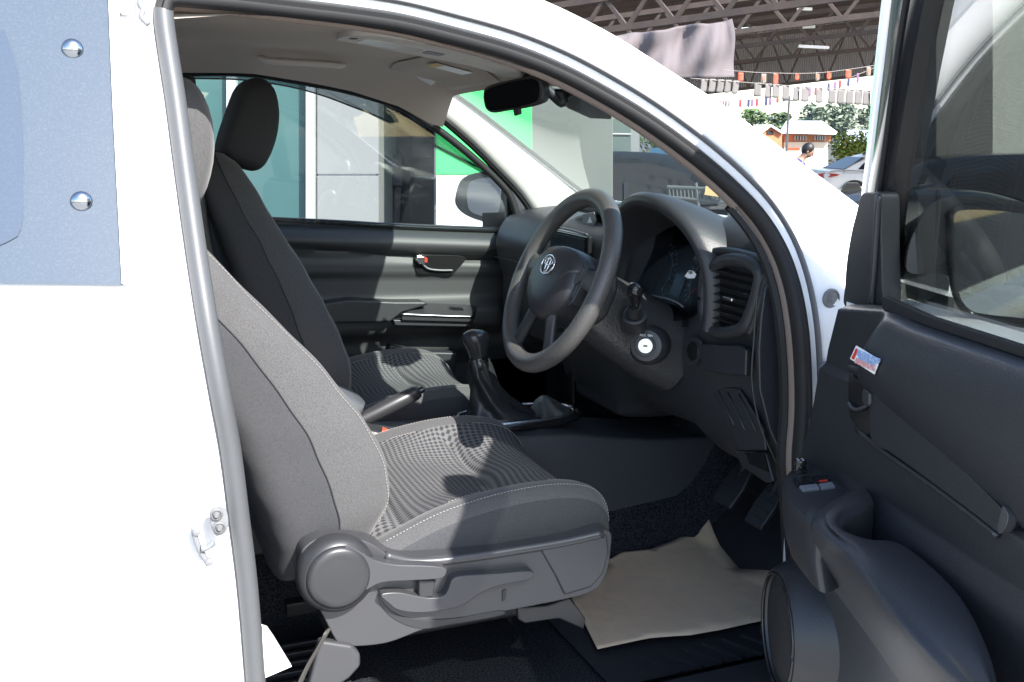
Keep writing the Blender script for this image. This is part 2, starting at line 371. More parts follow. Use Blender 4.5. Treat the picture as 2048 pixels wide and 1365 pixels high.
sweepobj('opening_trim', [(-.0155,-.030),(-.0165,-.022),(-.014,-.014),(-.010,-.012),(-.008,-.018),(-.009,-.030)], 62, 146, M['beige'], truck, 1.)
sweepobj('opening_trim', [(-.0113,-.026),(-.0116,-.018),(-.0108,-.012),(-.010,-.012),(-.008,-.018),(-.009,-.030)], 145, 200, M['beige'], truck, 1.)
sweepobj('inner_lip', [(-.020,-.040),(-.0205,-.030),(-.013,-.026),(-.012,-.040)], 145, 200, M['seal'], truck, 1.)
sweepobj('flange_seal', [(.0285,-.004),(.0285,.006),(.031,.008),(.0335,.006),(.034,-.004)], 62, 200, M['seal2'], truck, 1.)
prism('painted_step', [Yp(x, y, .045) for x, y in ((524,1254),(536,1258),(548,1275),(584,1334),(528,1358))], V(0, .01, 0), M['white'], truck, .001)
# ------------------------------------------------------------------ headliner, far pillar, windshield
nr = [(340,40),(480,30),(600,38),(700,52),(800,68),(900,94),(1010,126),(1060,145)]
nearr = [side(*q, .02) for q in nr]
NX = [p[0] for p in nearr]; NZ = [p[2] for p in nearr]; NY = [p[1] for p in nearr]
fr = [(378,146),(500,147),(620,166),(700,182),(800,214),(873,255)]
farr = [Yp(q[0], q[1], 1.45) for q in fr]
FX = [p[0] for p in farr]; FZ = [p[2] for p in farr]
def ceil(x, y):
    zc = np.interp(x, [-.9, .3, .55, .75, .93], [1.775, 1.785, 1.778, 1.752, 1.712]); return min(ceil0(x, y, zc), 1.652+.028*y-.675*(x-.05*(1-((y-.82)/.7)**2)-.90)-.014)
def ceil0(x, y, zc):
    zn = np.interp(x, NX, NZ); yn = np.interp(x, NX, NY); zf = np.interp(x, FX, FZ)
    if y < .82:
        k = np.clip((y-yn)/.16, 0, 1); return zn+(zc-zn)*math.sin(k*math.pi/2)
    k = np.clip((1.45-y)/.20, 0, 1); return zf+(zc-zf)*math.sin(k*math.pi/2)
rows = []
for x in np.linspace(-.9, .925, 44):
    yn = np.interp(x, NX, NY)-.01+max(0, x-.70)*.35
    rows.append([V(x, y, ceil(x, y)) for y in list(np.linspace(yn, yn+.2, 10))+list(np.linspace(yn+.26, 1.22, 10))+list(np.linspace(1.25, 1.45, 12))])
rows.append([p+V(.006, 0, .02) for p in rows[-1]])
v, f = grid(rows); liner = MB().add(v, f).obj('headliner', M['liner'], truck, ang=1.2)
def onceil(x, y, d=.0): return V(x, y, ceil(x, y)-d)
# sun visors
for y0, y1 in ((.30, .68), (.95, 1.32)):
    rows = []
    for x in np.linspace(.74, .905, 8):
        rows.append([onceil(x, y, (.014 if 0 < i_ < 11 and .745 < x < .90 else .004)) for i_, y in enumerate(np.linspace(y0, y1, 12))])
    v, f = grid(rows); MB().add(v, f).obj('sun_visor', M['liner'], liner, ang=2)
# overhead console with map lamp and switches
def oval(x0, x1, y0, y1, d, n=36, e=3.):
    out = []
    for t in np.linspace(0, 2*math.pi, n, endpoint=False):
        c, s = math.cos(t), math.sin(t); a = math.copysign(abs(c)**(2/e), c); b = math.copysign(abs(s)**(2/e), s)
        out.append(onceil((x0+x1)/2+a*(x1-x0)/2, (y0+y1)/2+b*(y1-y0)/2, d))
    return out
def plate(name, x0, x1, y0, y1, d, th, m, parent, e=3.):
    A = oval(x0, x1, y0, y1, d, e=e); B = [p+V(0, 0, th) for p in A]
    v = A+B; n = len(A); f = [tuple(range(n))]+[(i, (i+1) % n, (i+1) % n+n, i+n) for i in range(n)]
    return MB().add(v, f).obj(name, m, parent, ang=.6)
oc = plate('overhead_console', .50, .88, .72, .92, .012, .014, M['linerp'], liner, 4)
plate('map_lamp', .54, .67, .77, .87, .016, .004, mat('lamp lens', (.75, .75, .72), .15), oc, 4)
plate('switch', .68, .72, .80, .85, .017, .005, M['grey'], oc, 5)
plate('storage_lid', .74, .87, .75, .89, .015, .003, M['linerp'], oc, 6)
for yy in (.79, .80, .81): plate('vent_slot', .515, .53, yy, yy+.005, .014, .001, M['black'], oc)
# visor label (far visor): yellow heading, white text block
vl = prism('visor_label', [onceil(a, b, .0185) for a, b in ((.755,.98),(.845,.98),(.845,1.06),(.755,1.06))], V(0, 0, .0008), M['wpaper'], liner, 0)
prism('label_heading', [onceil(a, b, .0195) for a, b in ((.756,.981),(.775,.981),(.775,1.059),(.756,1.059))], V(0, 0, .0006), M['yellow'], vl, 0)
# far side grab handle
gp = [Yp(*q, y_) for q, y_ in (((520,114),1.36),((530,121),1.345),((560,124),1.34),((610,127),1.34),((660,130),1.34),((680,132),1.345),((688,127),1.36))]
tubeo('grab_handle', gp, .011, M['linerp'], liner, 12, .7)
# far A pillar trim
ua = [(868,160),(873,167),(940,214),(1010,267),(1080,322),(1154,380),(1180,400)]
la = [(845,196),(866,219),(942,284),(1000,342),(1040,384),(1066,420),(1080,440)]
rows = []
for t in np.linspace(0, 1, 24):
    a = cr([V(*q, 0) for q in ua], 24)[int(round(t*23))]; b = cr([V(*q, 0) for q in la], 24)[int(round(t*23))]
    A = Yp(a[0], a[1], 1.465); B = Yp(b[0], b[1], 1.455)
    rows.append([A+V(.03, .03, 0)]+[A+(B-A)*k+V(0, -.022*math.sin(math.pi*k)**.7, 0) for k in np.linspace(0, 1, 9)]+[B+V(0, .05, 0)])
v, f = grid(rows); MB().add(v, f).obj('far_pillar_trim', M['cream'], truck, ang=2)
tubeo('windshield_edge', [Yp(a+1, b-3, 1.45) for a, b in ua], .006, M['gloss'], truck)
# windshield pane between the two pillars, laminated
def WS(x, y): return V(x+.05*(1-((y-.82)/.7)**2), y, 1.652+.028*y-.675*(x-.90))
rows = []
for x in np.linspace(.86, 1.42, 14):
    y0 = np.interp(x, [.86, 1.42], [.17, .08]); rows.append([WS(x, y0+(1.64-2*y0)*k) for k in np.linspace(0, 1, 15)])
v, f = grid(rows); MB().add(v, f).obj('windshield', M['wind'], truck, ang=2)
# interior mirror, its foot on the glass and a black patch drawn in for a dark reflection
n = V(-.80, -.52, -.12); n /= np.linalg.norm(n); P0 = V(.86, .74, 1.66)
hs = [Gp(x, y, P0, n) for x, y in cr([(964,190),(968,176),(990,167),(1030,158),(1062,153),(1080,158),(1087,176),(1087,196),(1080,208),(1050,217),(1010,223),(984,227),(970,220),(965,205)], 44, True)]
im = prism('interior_mirror', hs, -n*.028, M['black'], truck, .008, 4)
hs2 = [Gp(x, y, P0+n*.0015, n) for x, y in cr([(969,192),(974,180),(1000,170),(1040,161),(1066,159),(1076,168),(1077,190),(1070,204),(1040,213),(1000,220),(980,220),(972,210)], 40, True)]
prism('mirror_glass', hs2, -n*.002, mat('dark mirror glass', (.03, .03, .03), .03, metal=1), im, 0)
prism('dip_lever', [Gp(x, y, P0+n*.006, n) for x, y in ((1025,218),(1037,216),(1038,230),(1028,233))], -n*.012, M['black'], im, .002)
mt = WS(.90, .72)
tubeo('mirror_stalk', [P0-n*.02+V(0, 0, .01), P0-n*.05+V(0, 0, .03), mt+V(0, 0, -.03), mt-V(.0, 0, .01)], .011, M['black'], im)
sc = [WS(.895, .58), WS(.895, .80), WS(.955, .79), WS(.985, .74), WS(.985, .64), WS(.955, .59)]
prism('reflection_patch', [p-V(.002, 0, .003) for p in sc], V(-.003, 0, -.004), M['gloss'], truck, .001)
# ------------------------------------------------------------------ far door (closed)
pd = MB(); rows = []
def pdy(x, z):
    y = 1.555-.035*math.exp(-((z-1.245)/.032)**2)+.02*np.clip((z-1.27)/.03, 0, 1)
    y += .012*math.exp(-((z-np.interp(x, [.5, 1.05], [1.226, 1.20]))/.006)**2)
    y -= .010*np.clip((1.20-z)/.01, 0, 1)*np.clip((z-1.15)/.012, 0, 1)
    y -= .045*math.exp(-((z-1.035)/.045)**4)*np.clip((x-.35)/.05, 0, 1)*np.clip((1.16-x)/.04, 0, 1)
    y += .03*np.clip((.94-z)/.05, 0, 1)
    return y
for z in np.linspace(.58, 1.30, 90):
    zt = z+np.interp(z, [.9, 1.29], [0, 1])*0
    rows.append([V(x, pdy(x, z), z+np.interp(x, [.15, .5, 1.14, 1.3], [.05, .043, -.004, -.01])*np.clip((z-.95)/.3, 0, 1)) for x in np.linspace(.10, 1.30, 60)])
v, f = grid(rows); pdo = pd.add(v, f).obj('passenger_door', mat('far door grained plastic', (.036, .038, .040), .55, bump=('v', 500, .3, .0004)), truck, ang=1.)
# front wedge panel ahead of the handle
prism('handle_recess', [Yp(x, y, 1.540) for x, y in cr([(833,512),(880,510),(920,512),(932,518),(918,536),(902,550),(870,548),(836,548),(830,530)], 36, True)], V(0, .01, 0), M['gloss'], pdo, .002)
hl = prism('door_handle', [Yp(x, y, 1.522) for x, y in ((834,514),(848,514),(853,520),(850,529),(838,528),(833,522))], V(0, .012, 0), M['silver'], pdo, .002)
prism('lock_tab', [Yp(x, y, 1.520) for x, y in ((849,514),(855,517),(855,526),(850,525))], V(0, .01, 0), M['red'], hl, .001)
tubeo('recess_lip', [Yp(x, y, 1.532) for x, y in ((845,529),(858,538),(880,541),(905,541))], .0025, M['grey'], pdo)
prism('armrest', [Yp(x, y, 1.475) for x, y in ((620,612),(700,600),(790,604),(850,604),(858,610),(805,626),(780,645),(640,648))], V(0, .06, 0), M['dash'], pdo, .012, 4)
ap = prism('armrest_panel', [V(a, b, c) for a, b, c in (tuple(Yp(803,628,1.46)), tuple(Yp(945,632,1.46)), tuple(Yp(955,610,1.53)), tuple(Yp(850,606,1.53)))], V(0, 0, -.02), M['gun2'], pdo, .003)
prism('window_switch', [Yp(x, y, 1.49) for x, y in ((898,615),(925,617),(928,622),(905,621))], V(0, .004, .003), M['gloss'], ap, 0)
tubeo('silver_strip', [Yp(x, y, 1.458) for x, y in ((803,629),(850,631),(900,633),(945,634))], .0032, M['silver'], pdo)
prism('pocket_panel', [Yp(x, y, 1.47) for x, y in ((786,640),(945,640),(940,655),(790,652))], V(0, .05, 0), M['trim2'], pdo, .004)
prism('map_pocket', [Yp(x, y, 1.49) for x, y in ((780,690),(850,704),(915,706),(910,760),(760,760))], V(0, .04, 0), M['trim2'], pdo, .006)
# outer skin, window frame, glass, smoked rain visor
ow = MB(); v, f = grid([[V(.15, 1.64, .55), V(1.3, 1.64, .55)], [V(.15, 1.66, 1.1), V(1.3, 1.66, 1.1)], [V(.15, 1.62, 1.32), V(1.3, 1.62, 1.27)]]); ow.add(v, f); ow.obj('outer_skin', M['white'], pdo)
fo = [(378,146),(500,147),(620,166),(700,182),(800,214),(873,258),(942,312),(1000,366),(1022,396),(1036,440),(1040,460)]
fin = [Yp(x, y, 1.475) for x, y in fo]
tubeo('window_frame', [Yp(385,440,1.5), Yp(380,300,1.49), Yp(374,160,1.475)]+fin, .011, M['seal'], pdo, 10)
tubeo('belt_seal', [Yp(x, y, 1.555) for x, y in ((380,432),(580,441),(700,447),(850,456),(1030,461))], .008, M['gloss'], pdo)
gl = [Yp(x, y, 1.50) for x, y in [(382,442)]+fo[:-1]+[(1040,465)]]
sheet('window_glass', gl, .003, M['sideg'], pdo, 0)
vt = [(382,146)]+fo[1:8]; vb = [(382,157),(480,160),(570,172),(640,190),(700,212),(770,240),(840,276),(900,308),(950,332),(1000,352)]
sheet('rain_visor', [Yp(x, y, 1.53) for x, y in vt+vb[::-1]], .003, M['visorg'], pdo, 0)
tubeo('visor_lip', [Yp(x, y, 1.535) for x, y in vb], .0022, M['gloss'], pdo)
prism('corner_panel', [Yp(x, y, 1.50) for x, y in ((1013,362),(1024,392),(1040,430),(1050,462),(1014,462))], V(0, .02, 0), M['black'], pdo, .003)
tubeo('pillar_rubber', [Yp(x, y, 1.47) for x, y in ((866,222),(942,288),(1000,346),(1040,390),(1062,425),(1066,460))], .011, M['seal'], pdo)
# far outside mirror
n2 = V(-.82, -.56, .0); n2 /= np.linalg.norm(n2); Q0 = V(1.15, 1.74, 1.38)
mo = cr([(908,400),(914,372),(925,356),(950,346),(990,342),(1014,345),(1022,370),(1022,440),(1010,449),(985,448),(950,440),(925,428),(912,415)], 44, True)
md = prism('door_mirror', [Gp(x, y, Q0, n2) for x, y in mo], -n2*.09, M['black'], pdo, .02, 4)
mi_ = cr([(929,402),(931,370),(942,356),(970,350),(1005,352),(1008,390),(1000,435),(985,442),(955,436),(935,425)], 40, True)
mi_ = [p*.86+sum(mi_)/len(mi_)*.14 for p in mi_]
prism('mirror_glass', [Gp(p[0], p[1], Q0+n2*.003, n2) for p in mi_], -n2*.004, M['mirror'], md, 0)
# cab floor, carpet, sill
fl = MB(); rows = []
for x in np.linspace(-1.1, 1.42, 64):
    r = []
    for y in np.linspace(.10, 1.56, 46):
        z = .60+.20*math.exp(-((y-.82)/.13)**4)+max(0, x-1.28)*1.1
        r.append(V(x, y, z))
    rows.append(r)
v, f = grid(rows); fl.add(v, f); flo = fl.obj('floor_carpet', M['carpet'], truck, ang=1.5)
prism('sill', [V(-1.1, -.01, .50), V(-1.1, -.01, .615), V(-1.1, .10, .625), V(-1.1, .115, .50)], V(2.35, 0, 0), M['white'], truck, .01)
prism('scuff_plate', [V(-1.0, .02, .621), V(-1.0, .095, .629), V(-1.0, .10, .635), V(-1.0, .015, .627)], V(2.15, 0, 0), M['rubber'], truck, .001)
rb = MB()
for k in range(9):
    v, f = boxv((.10, .25+k*.035, .605), (.55, .010, .012)); rb.add(v, f)
rb.obj('rear_floor_ribs', M['rubber'], truck, bev=.002)
# ------------------------------------------------------------------ seats
def rot(p, c, a):
    x, z = p[0]-c[0], p[2]-c[2]; return V(c[0]+x*math.cos(a)+z*math.sin(a), p[1], c[2]-x*math.sin(a)+z*math.cos(a))
def loftcr(secs, nu, nv):
    nk = len(secs[0]); A = [cr(s, nv, True) for s in secs]
    cols = [cr([A[i][j] for i in range(len(secs))], nu) for j in range(nv)]
    return [[cols[j][i] for j in range(nv)] for i in range(nu)]
def stitch(S, path, off=.0012):
    # dashed thread lying on the surface S along a list of (i, j) float indices
    mb = MB(); P = []
    nu, nv = len(S), len(S[0]); cen = sum(sum(r) for r in S)/(nu*nv)
    for a, b in path:
        i = min(int(a), nu-2); j = int(b) % nv; fi, fj = a-i, b-int(b); j2 = (j+1) % nv
        p = (S[i][j]*(1-fj)+S[i][j2]*fj)*(1-fi)+(S[i+1][j]*(1-fj)+S[i+1][j2]*fj)*fi
        nn = np.cross(S[i+1][j]-S[i][j], S[i][j2]-S[i][j]); nn = nn/(np.linalg.norm(nn)+1e-9)
        if np.dot(nn, p-cen) < 0: nn = -nn
        P.append(p+nn*off)
    L = [0]
    for i in range(1, len(P)): L.append(L[-1]+np.linalg.norm(P[i]-P[i-1]))
    s = 0
    while s+.0045 < L[-1]:
        pts = [V(*[np.interp(q, L, [p[k] for p in P]) for k in range(3)]) for q in (s, s+.002, s+.0042)]
        v, f = tubev(pts, .0007, 5); mb.add(v, f, 0); s += .0062
    return mb
def seat(name, lab, Yc, dX, rec, near):
    root = bpy.data.objects.new(name, None); COL.objects.link(root); par(root, truck); root['label'] = lab
    hc = V(.33+dX, Yc, .905)
    F = [(.392,.925),(.420,.985),(.418,1.05),(.385,1.125),(.340,1.19),(.290,1.255),(.240,1.312),(.188,1.372),(.140,1.432),(.105,1.472),(.07,1.492)]
    R = [(.235,.865),(.222,.94),(.195,1.03),(.165,1.12),(.130,1.20),(.095,1.27),(.060,1.335),(.025,1.395),(.0,1.440),(-.005,1.470),(.02,1.490)]
    HW = [.235,.258,.266,.266,.262,.258,.252,.243,.228,.205,.165]
    CV = [.02,.04,.05,.055,.05,.045,.04,.035,.025,.015,.0]
    sh = [(-.0,0),(.45,0),(.80,.02),(.97,.14),(1.0,.40),(.995,.68),(.955,.90),(.86,1.0),(.76,.985),(.64,None),(.35,None),(0,None)]
    secs = []
    for (fx, fz), (rx, rz), w, c in zip(F, R, HW, CV):
        ff, r0 = V(fx, 0, fz), V(rx, 0, rz); dd = (ff-r0)/np.linalg.norm(ff-r0); s = []
        full = [(y, q) for y, q in sh]+[(-y, q) for y, q in sh[::-1][1:-1]]
        for y, q in full:
            if q is None:
                a = abs(y); base = ff-dd*c*(1-(a/.76)**4*.55)
            else: base = r0+(ff-r0)*q
            s.append(rot(V(base[0]+dX, Yc+y*w, base[2]), hc, rec))
        secs.append(s)
    nu, nv = 90, 132
    S = loftcr(secs, nu, nv)
    for i in range(nu):
        for j in range(nv):
            p = S[i][j]; S[i][j] = p+V(1, (.3 if p[1] > Yc else -.3), 0)*(.0016*math.sin(p[2]*34+p[1]*17)*math.sin(p[1]*29+p[2]*11)+.0009*math.sin(p[2]*83-p[1]*51))
    v, f = grid(S, True, True, True)
    uv = []
    for i in range(nu):
        for j in range(nv): uv.append(((S[i][j][1]), i*.0065))
    def yf(i, j): return (S[i][j][1]-Yc)/np.interp(i/(nu-1), np.linspace(0, 1, 11), HW)
    mi = []
    nvf = lambda j: j/nv*22
    for i in range(nu-1):
        for j in range(nv):
            k = nvf(j+.5); k = k if k <= 11 else 22-k
            mi.append(1 if k > 8.3 and 3 < i < 74 else (2 if k < 4.5 else 0))
    mi += [0, 0]
    n = name
    b = obj('backrest', v, f, [M['fabric'], M['pat'], M['fabric2']], root, True, mi, uv)
    jn = nv/22
    stitch(S, [(i, (6.55 if i < 64 else 6.55+(i-64)*.09)*jn) for i in np.linspace(4, 84, 400)]).obj('seam_stitching', M['stitch'], root, ang=3)
    stitch(S, [(i, (22-6.55)*jn) for i in np.linspace(4, 84, 400)]).obj('seam_stitching', M['stitch'], root, ang=3)
    # seam between bolster and darker side panel: a fine piped groove
    tb = MB()
    for sgn in (1, -1):
        pts = [];
        for i in np.linspace(2, 86, 80):
            k = 4.5; j = (k if sgn > 0 else 22-k)*jn; i0 = int(i); j0 = int(j) % nv
            pts.append(S[i0][j0]+(S[i0][j0]-V(S[i0][j0][0], Yc, S[i0][j0][2]))/.26*.0006)
        vv, ff_ = tubev(pts, .0014, 5); MB().add(vv, ff_).obj('side_seam', M['black'], root, ang=3)
    # headrest
    hp = [(437,312),(440,288),(450,258),(470,210),(488,172),(508,156),(532,152),(556,160),(573,183),(580,225),(574,272),(558,313),(540,338),(520,346),(500,343),(470,334),(448,327)]
    H = [Yp(*q, 1.05) for q in hp]; hb = V(.338, 0, 1.493)
    out = []
    for p in H:
        q = V(p[0]-hb[0], 0, p[2]-hb[2])
        if near: q = rot(q, V(0, 0, 0), math.radians(-9))*1.02; out.append(q+V(.118, Yc, 1.452))
        else: q[0] = (q[0]-.018)*.86+.018-.10*max(0, .06-q[2])*0; out.append(q+V(hb[0], Yc, hb[2]))
    out = cr(out, 40, True)
    v, f = pillowv(out, V(0, 1, 0), .135 if near else .122, V(0, 0, 0), 19, 3.2, .42)
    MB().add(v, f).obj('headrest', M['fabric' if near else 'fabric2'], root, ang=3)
    hx = sum(p[0] for p in out)/40; tz = min(p[2] for p in out)
    for sy in (-.06, .06):
        v, f = tubev([V(hx-.03, Yc+sy, tz+.05), V(hx-.055, Yc+sy, tz-.06)], .007, 10); MB().add(v, f).obj('headrest_post', M['chrome'] if near else M['black'], root, ang=1)
        v, f = boxv((hx-.045, Yc+sy, tz-.005), (.035, .03, .02)); MB().add(v, f).obj('post_sleeve', M['black'], root, bev=.005)
    # cushion
    st_ = [(.285,.905,.885),(.34,.925,.895),(.42,.935,.925),(.50,.936,.955),(.58,.932,.972),(.66,.930,.980),(.73,.934,.978),(.785,.925,.962),(.815,.900,.930),(.822,.870,.890)]
    secs = []
    for k, (x, zc, zb) in enumerate(st_):
        w = .262 if k < 7 else (.258, .250, .240)[k-7]
        bow = 0 if k < 6 else .022*(k-5)/4
        zl = .845
        if k == 9: zl = .85
        P = [(0,zl,0),(.5,zl,0),(.9,zl,0),(.985,zl+.01,0),(1.0,(zl+zb)/2,0),(.975,zb-.02,.1),(.90,zb,.3),(.80,zb-.002,.5),(.72,zb-.011,.7),(.60,(zb+zc)/2-.004,.8),(.35,zc,.95),(0,zc-.002,1.)]
        full = P+[(-a, b, c) for a, b, c in P[::-1][1:-1]]
        secs.append([V(x+dX+bow*c, Yc+a*w, b) for a, b, c in full])
    S = loftcr(secs, 96, 132)
    for i in range(96):
        for j in range(132):
            k = j/132*22; k = k if k <= 11 else 22-k
            if k > 7.5:
                x = S[i][j][0]-dX; amp = min(1, (k-7.5)/1.2)
                S[i][j][2] += -.013*math.exp(-((x-.655-.02*math.cos((k-11)*.6))/.011)**2)*amp + .006*math.cos((x-.56)/.19*math.pi*2)*amp*(x > .4)
                S[i][j][2] -= .010*math.exp(-((x-.455)/.012)**2)*amp
    v, f = grid(S, True, True, True); mi = []; uv = [(S[i][j][0], S[i][j][1]) for i in range(96) for j in range(132)]
    for i in range(95):
        for j in range(132):
            k = (j+.5)/132*22; k = k if k <= 11 else 22-k
            mi.append(1 if k > 7.55 and i < 84 else (2 if k < 5.0 else 0))
    mi += [2, 2]
    obj('seat_cushion', v, f, [M['fabric'], M['pat'], M['fabric2']], root, True, mi, uv)
    jn = 6; mb = MB()
    for sgn in (0, 1):
        for pth in ([(i, 7.6) for i in np.linspace(20, 88, 300)], [(i, 5.9-.9*((max(i-78, 0))/14)**2) for i in np.linspace(20, 90, 300)]):
            stitch(S, [(i, (k if not sgn else 22-k)*jn) for i, k in pth]).obj('cushion_stitching', M['stitch'], root, ang=3)
    if near:
        o_ = [(748,1090),(790,1116),(860,1114),(1000,1101),(1130,1079),(1215,1060),(1222,1100),(1212,1150),(1188,1182),(1130,1200),(1000,1226),(880,1252),(842,1262),(770,1288),(690,1294),(672,1282),(640,1222),(612,1182),(602,1120),(612,1092),(650,1074),(705,1076)]
        sh_ = prism('side_shield', [Yp(x, y, .168) for x, y in cr(o_, 90, True)], V(0, .07, 0), M['gun'], root, .014, 5)
        # raised upper rib and lower sweep of the shield
        tubeo('shield_rib', [Yp(x, y, .168) for x, y in ((770,1112),(830,1124),(920,1118),(1040,1100),(1130,1085),(1205,1068))], .007, M['gun'], sh_, 12, 1.1)
        prism('shield_front', [Yp(x, y, .163) for x, y in ((1080,1098),(1215,1070),(1219,1105),(1208,1148),(1184,1176),(1130,1192),(1110,1150))], V(0, .02, 0), M['gun'], sh_, .005, 3)
        c0 = Yp(672, 1146, .160)
        v, f = lathev(c0, NS, [(.062,-.01),(.062,.006),(.058,.016),(.052,.020),(.0515,.018),(.0505,.018),(.0500,.021),(.044,.026),(.036,.0255),(.030,.0262),(.015,.0272),(.0001,.0275)], 64)
        dial = MB().add(v, f).obj('recline_dial', M['gun2'], root, ang=.9)
        lv = [(690,1095),(722,1104),(748,1120),(790,1130),(850,1132),(888,1136),(893,1146),(880,1158),(820,1162),(765,1166),(735,1180),(705,1196),(690,1190)]
        prism('recline_lever', [Yp(x, y, .138) for x, y in cr(lv, 40, True)], V(0, .022, 0), M['gun'], dial, .007, 4)
        prism('lever_stub', [Yp(x, y, .150) for x, y in ((838,1160),(872,1160),(868,1195),(838,1200))], V(0, .03, 0), M['gun2'], dial, .004)
        ll = [(905,1160),(930,1152),(1000,1148),(1060,1143),(1068,1150),(1060,1160),(1000,1172),(960,1188),(920,1214),(850,1226),(800,1222),(778,1208),(762,1190),(800,1186),(850,1196),(884,1194),(896,1182)]
        prism('height_lever', [Yp(x, y, .148) for x, y in cr(ll, 60, True)], V(0, .022, 0), M['gun'], root, .005, 4)
        prism('height_lever_slot', [Yp(x, y, .1655) for x, y in ((1005,1182),(1013,1180),(1011,1200),(1005,1204))], V(0, .004, 0), M['black'], root, .001)
        prism('shield_gap', [Yp(x, y, .1662) for x, y in cr([(758,1190),(772,1212),(800,1232),(850,1240),(920,1236),(1000,1222),(1000,1232),(900,1250),(840,1258),(790,1240),(762,1212)], 50, True)], V(0, .006, 0), M['gun2'], sh_, .002)
        prism('rail_bracket', [Yp(x, y, .19) for x, y in ((1035,1216),(1095,1212),(1140,1196),(1160,1222),(1172,1240),(1168,1260),(1118,1238),(1050,1248),(1037,1240))], V(0, .012, 0), M['gun2'], root, .003)
        prism('rear_bracket', [Yp(x, y, .16) for x, y in ((640,1282),(705,1292),(722,1310),(722,1334),(700,1358),(640,1400),(610,1400))], V(0, .02, 0), M['gun'], root, .006)
        v, f = boxv((.56+dX, .66, .625), (.50, .04, .03)); MB().add(v, f).obj('seat_rail', M['gun2'], root, bev=.004)
        v, f = boxv((.55+dX, Yc+.02, .77), (.44, .40, .12)); MB().add(v, f).obj('seat_frame', M['black'], root, bev=.01)
        # belt buckle on the inboard side
        bk = prism('belt_buckle', [Yp(x, y, .715) for x, y in ((762,862),(797,880),(790,905),(768,922),(735,915),(745,890))], V(.012, .03, 0), M['black'], root, .005)
        prism('release_button', [Yp(x, y, .714) for x, y in ((763,861),(797,877),(795,884),(763,870))], V(.010, .028, 0), M['orange'], bk, .002)
    else:
        v, f = boxv((.55+dX, Yc, .74), (.50, .46, .20)); MB().add(v, f).obj('seat_frame', M['black'], root, bev=.02)
        prism('belt_buckle', [Yp(x, y, .90) for x, y in ((676,795),(710,800),(708,832),(674,830))], V(0, .03, 0), M['black'], root, .004)
    return root
seat('driver_seat', 'near front seat in sunlit grey fabric with gunmetal side levers', .46, 0, 0, True)
seat('passenger_seat', 'far front seat, its backrest in dark shadow', 1.185, .085, math.radians(12), False)
# seat belt webbing and the trim behind the driver seat
tubeo('seat_belt', [Yp(x, y, .10) for x, y in ((655,1262),(640,1290),(622,1320),(606,1352),(590,1390))], .022, mat('grey belt webbing', (.075, .07, .065), .7), truck, 10, .12)
prism('rear_trim', [Yp(x, y, .95) for x, y in ((350,190),(372,150),(392,152),(400,300),(420,450),(470,700),(350,700))], V(0, .04, 0), M['black'], truck, .01)
# ------------------------------------------------------------------ dashboard
secsD = {
 .075: [(1.26,1.385),(1.20,1.412),(1.15,1.418),(1.11,1.398),(1.088,1.355),(1.082,1.29),(1.085,1.23),(1.095,1.16),(1.115,1.06),(1.15,.97),(1.19,.935),(1.30,.92)],
 .14: [(1.28,1.385),(1.21,1.418),(1.155,1.432),(1.105,1.408),(1.076,1.36),(1.066,1.29),(1.070,1.225),(1.08,1.15),(1.10,1.05),(1.14,.965),(1.19,.93),(1.30,.92)],
 .32: [(1.34,1.385),(1.24,1.425),(1.165,1.440),(1.105,1.412),(1.076,1.36),(1.066,1.29),(1.062,1.22),(1.065,1.14),(1.085,1.04),(1.12,.97),(1.18,.94),(1.30,.92)],
 .46: [(1.38,1.385),(1.28,1.395),(1.22,1.395),(1.17,1.38),(1.14,1.33),(1.12,1.26),(1.085,1.205),(1.065,1.14),(1.085,1.05),(1.13,.99),(1.2,.96),(1.32,.94)],
 .62: [(1.39,1.38),(1.28,1.39),(1.18,1.395),(1.11,1.385),(1.075,1.35),(1.060,1.29),(1.055,1.22),(1.06,1.14),(1.085,1.04),(1.13,.98),(1.2,.96),(1.34,.94)],
 .72: [(1.40,1.375),(1.28,1.385),(1.17,1.39),(1.09,1.38),(1.045,1.35),(1.030,1.29),(1.035,1.22),(1.045,1.14),(1.07,1.04),(1.09,.97),(1.12,.93),(1.34,.92)],
 .92: [(1.41,1.375),(1.28,1.385),(1.17,1.39),(1.09,1.38),(1.045,1.35),(1.030,1.29),(1.035,1.22),(1.045,1.14),(1.07,1.04),(1.09,.97),(1.12,.93),(1.34,.92)],
 1.02: [(1.41,1.375),(1.28,1.385),(1.19,1.385),(1.12,1.372),(1.085,1.34),(1.075,1.29),(1.085,1.23),(1.10,1.16),(1.12,1.05),(1.15,.99),(1.2,.97),(1.34,.95)],
 1.30: [(1.40,1.37),(1.28,1.378),(1.21,1.375),(1.15,1.358),(1.115,1.325),(1.095,1.28),(1.10,1.23),(1.12,1.16),(1.14,1.06),(1.17,1.0),(1.22,.98),(1.34,.96)],
 1.48: [(1.37,1.36),(1.28,1.365),(1.21,1.36),(1.15,1.345),(1.115,1.315),(1.095,1.27),(1.10,1.22),(1.12,1.15),(1.14,1.06),(1.17,1.0),(1.22,.98),(1.34,.96)],
 1.555: [(1.34,1.35),(1.28,1.355),(1.22,1.350),(1.17,1.335),(1.14,1.305),(1.13,1.26),(1.135,1.21),(1.15,1.15),(1.17,1.06),(1.20,1.0),(1.24,.98),(1.34,.96)]}
ys = list(secsD); A = [[V(x, y, z) for x, z in secsD[y]] for y in ys]
rows0 = [cr(a, 60) for a in A]; rowsD = []
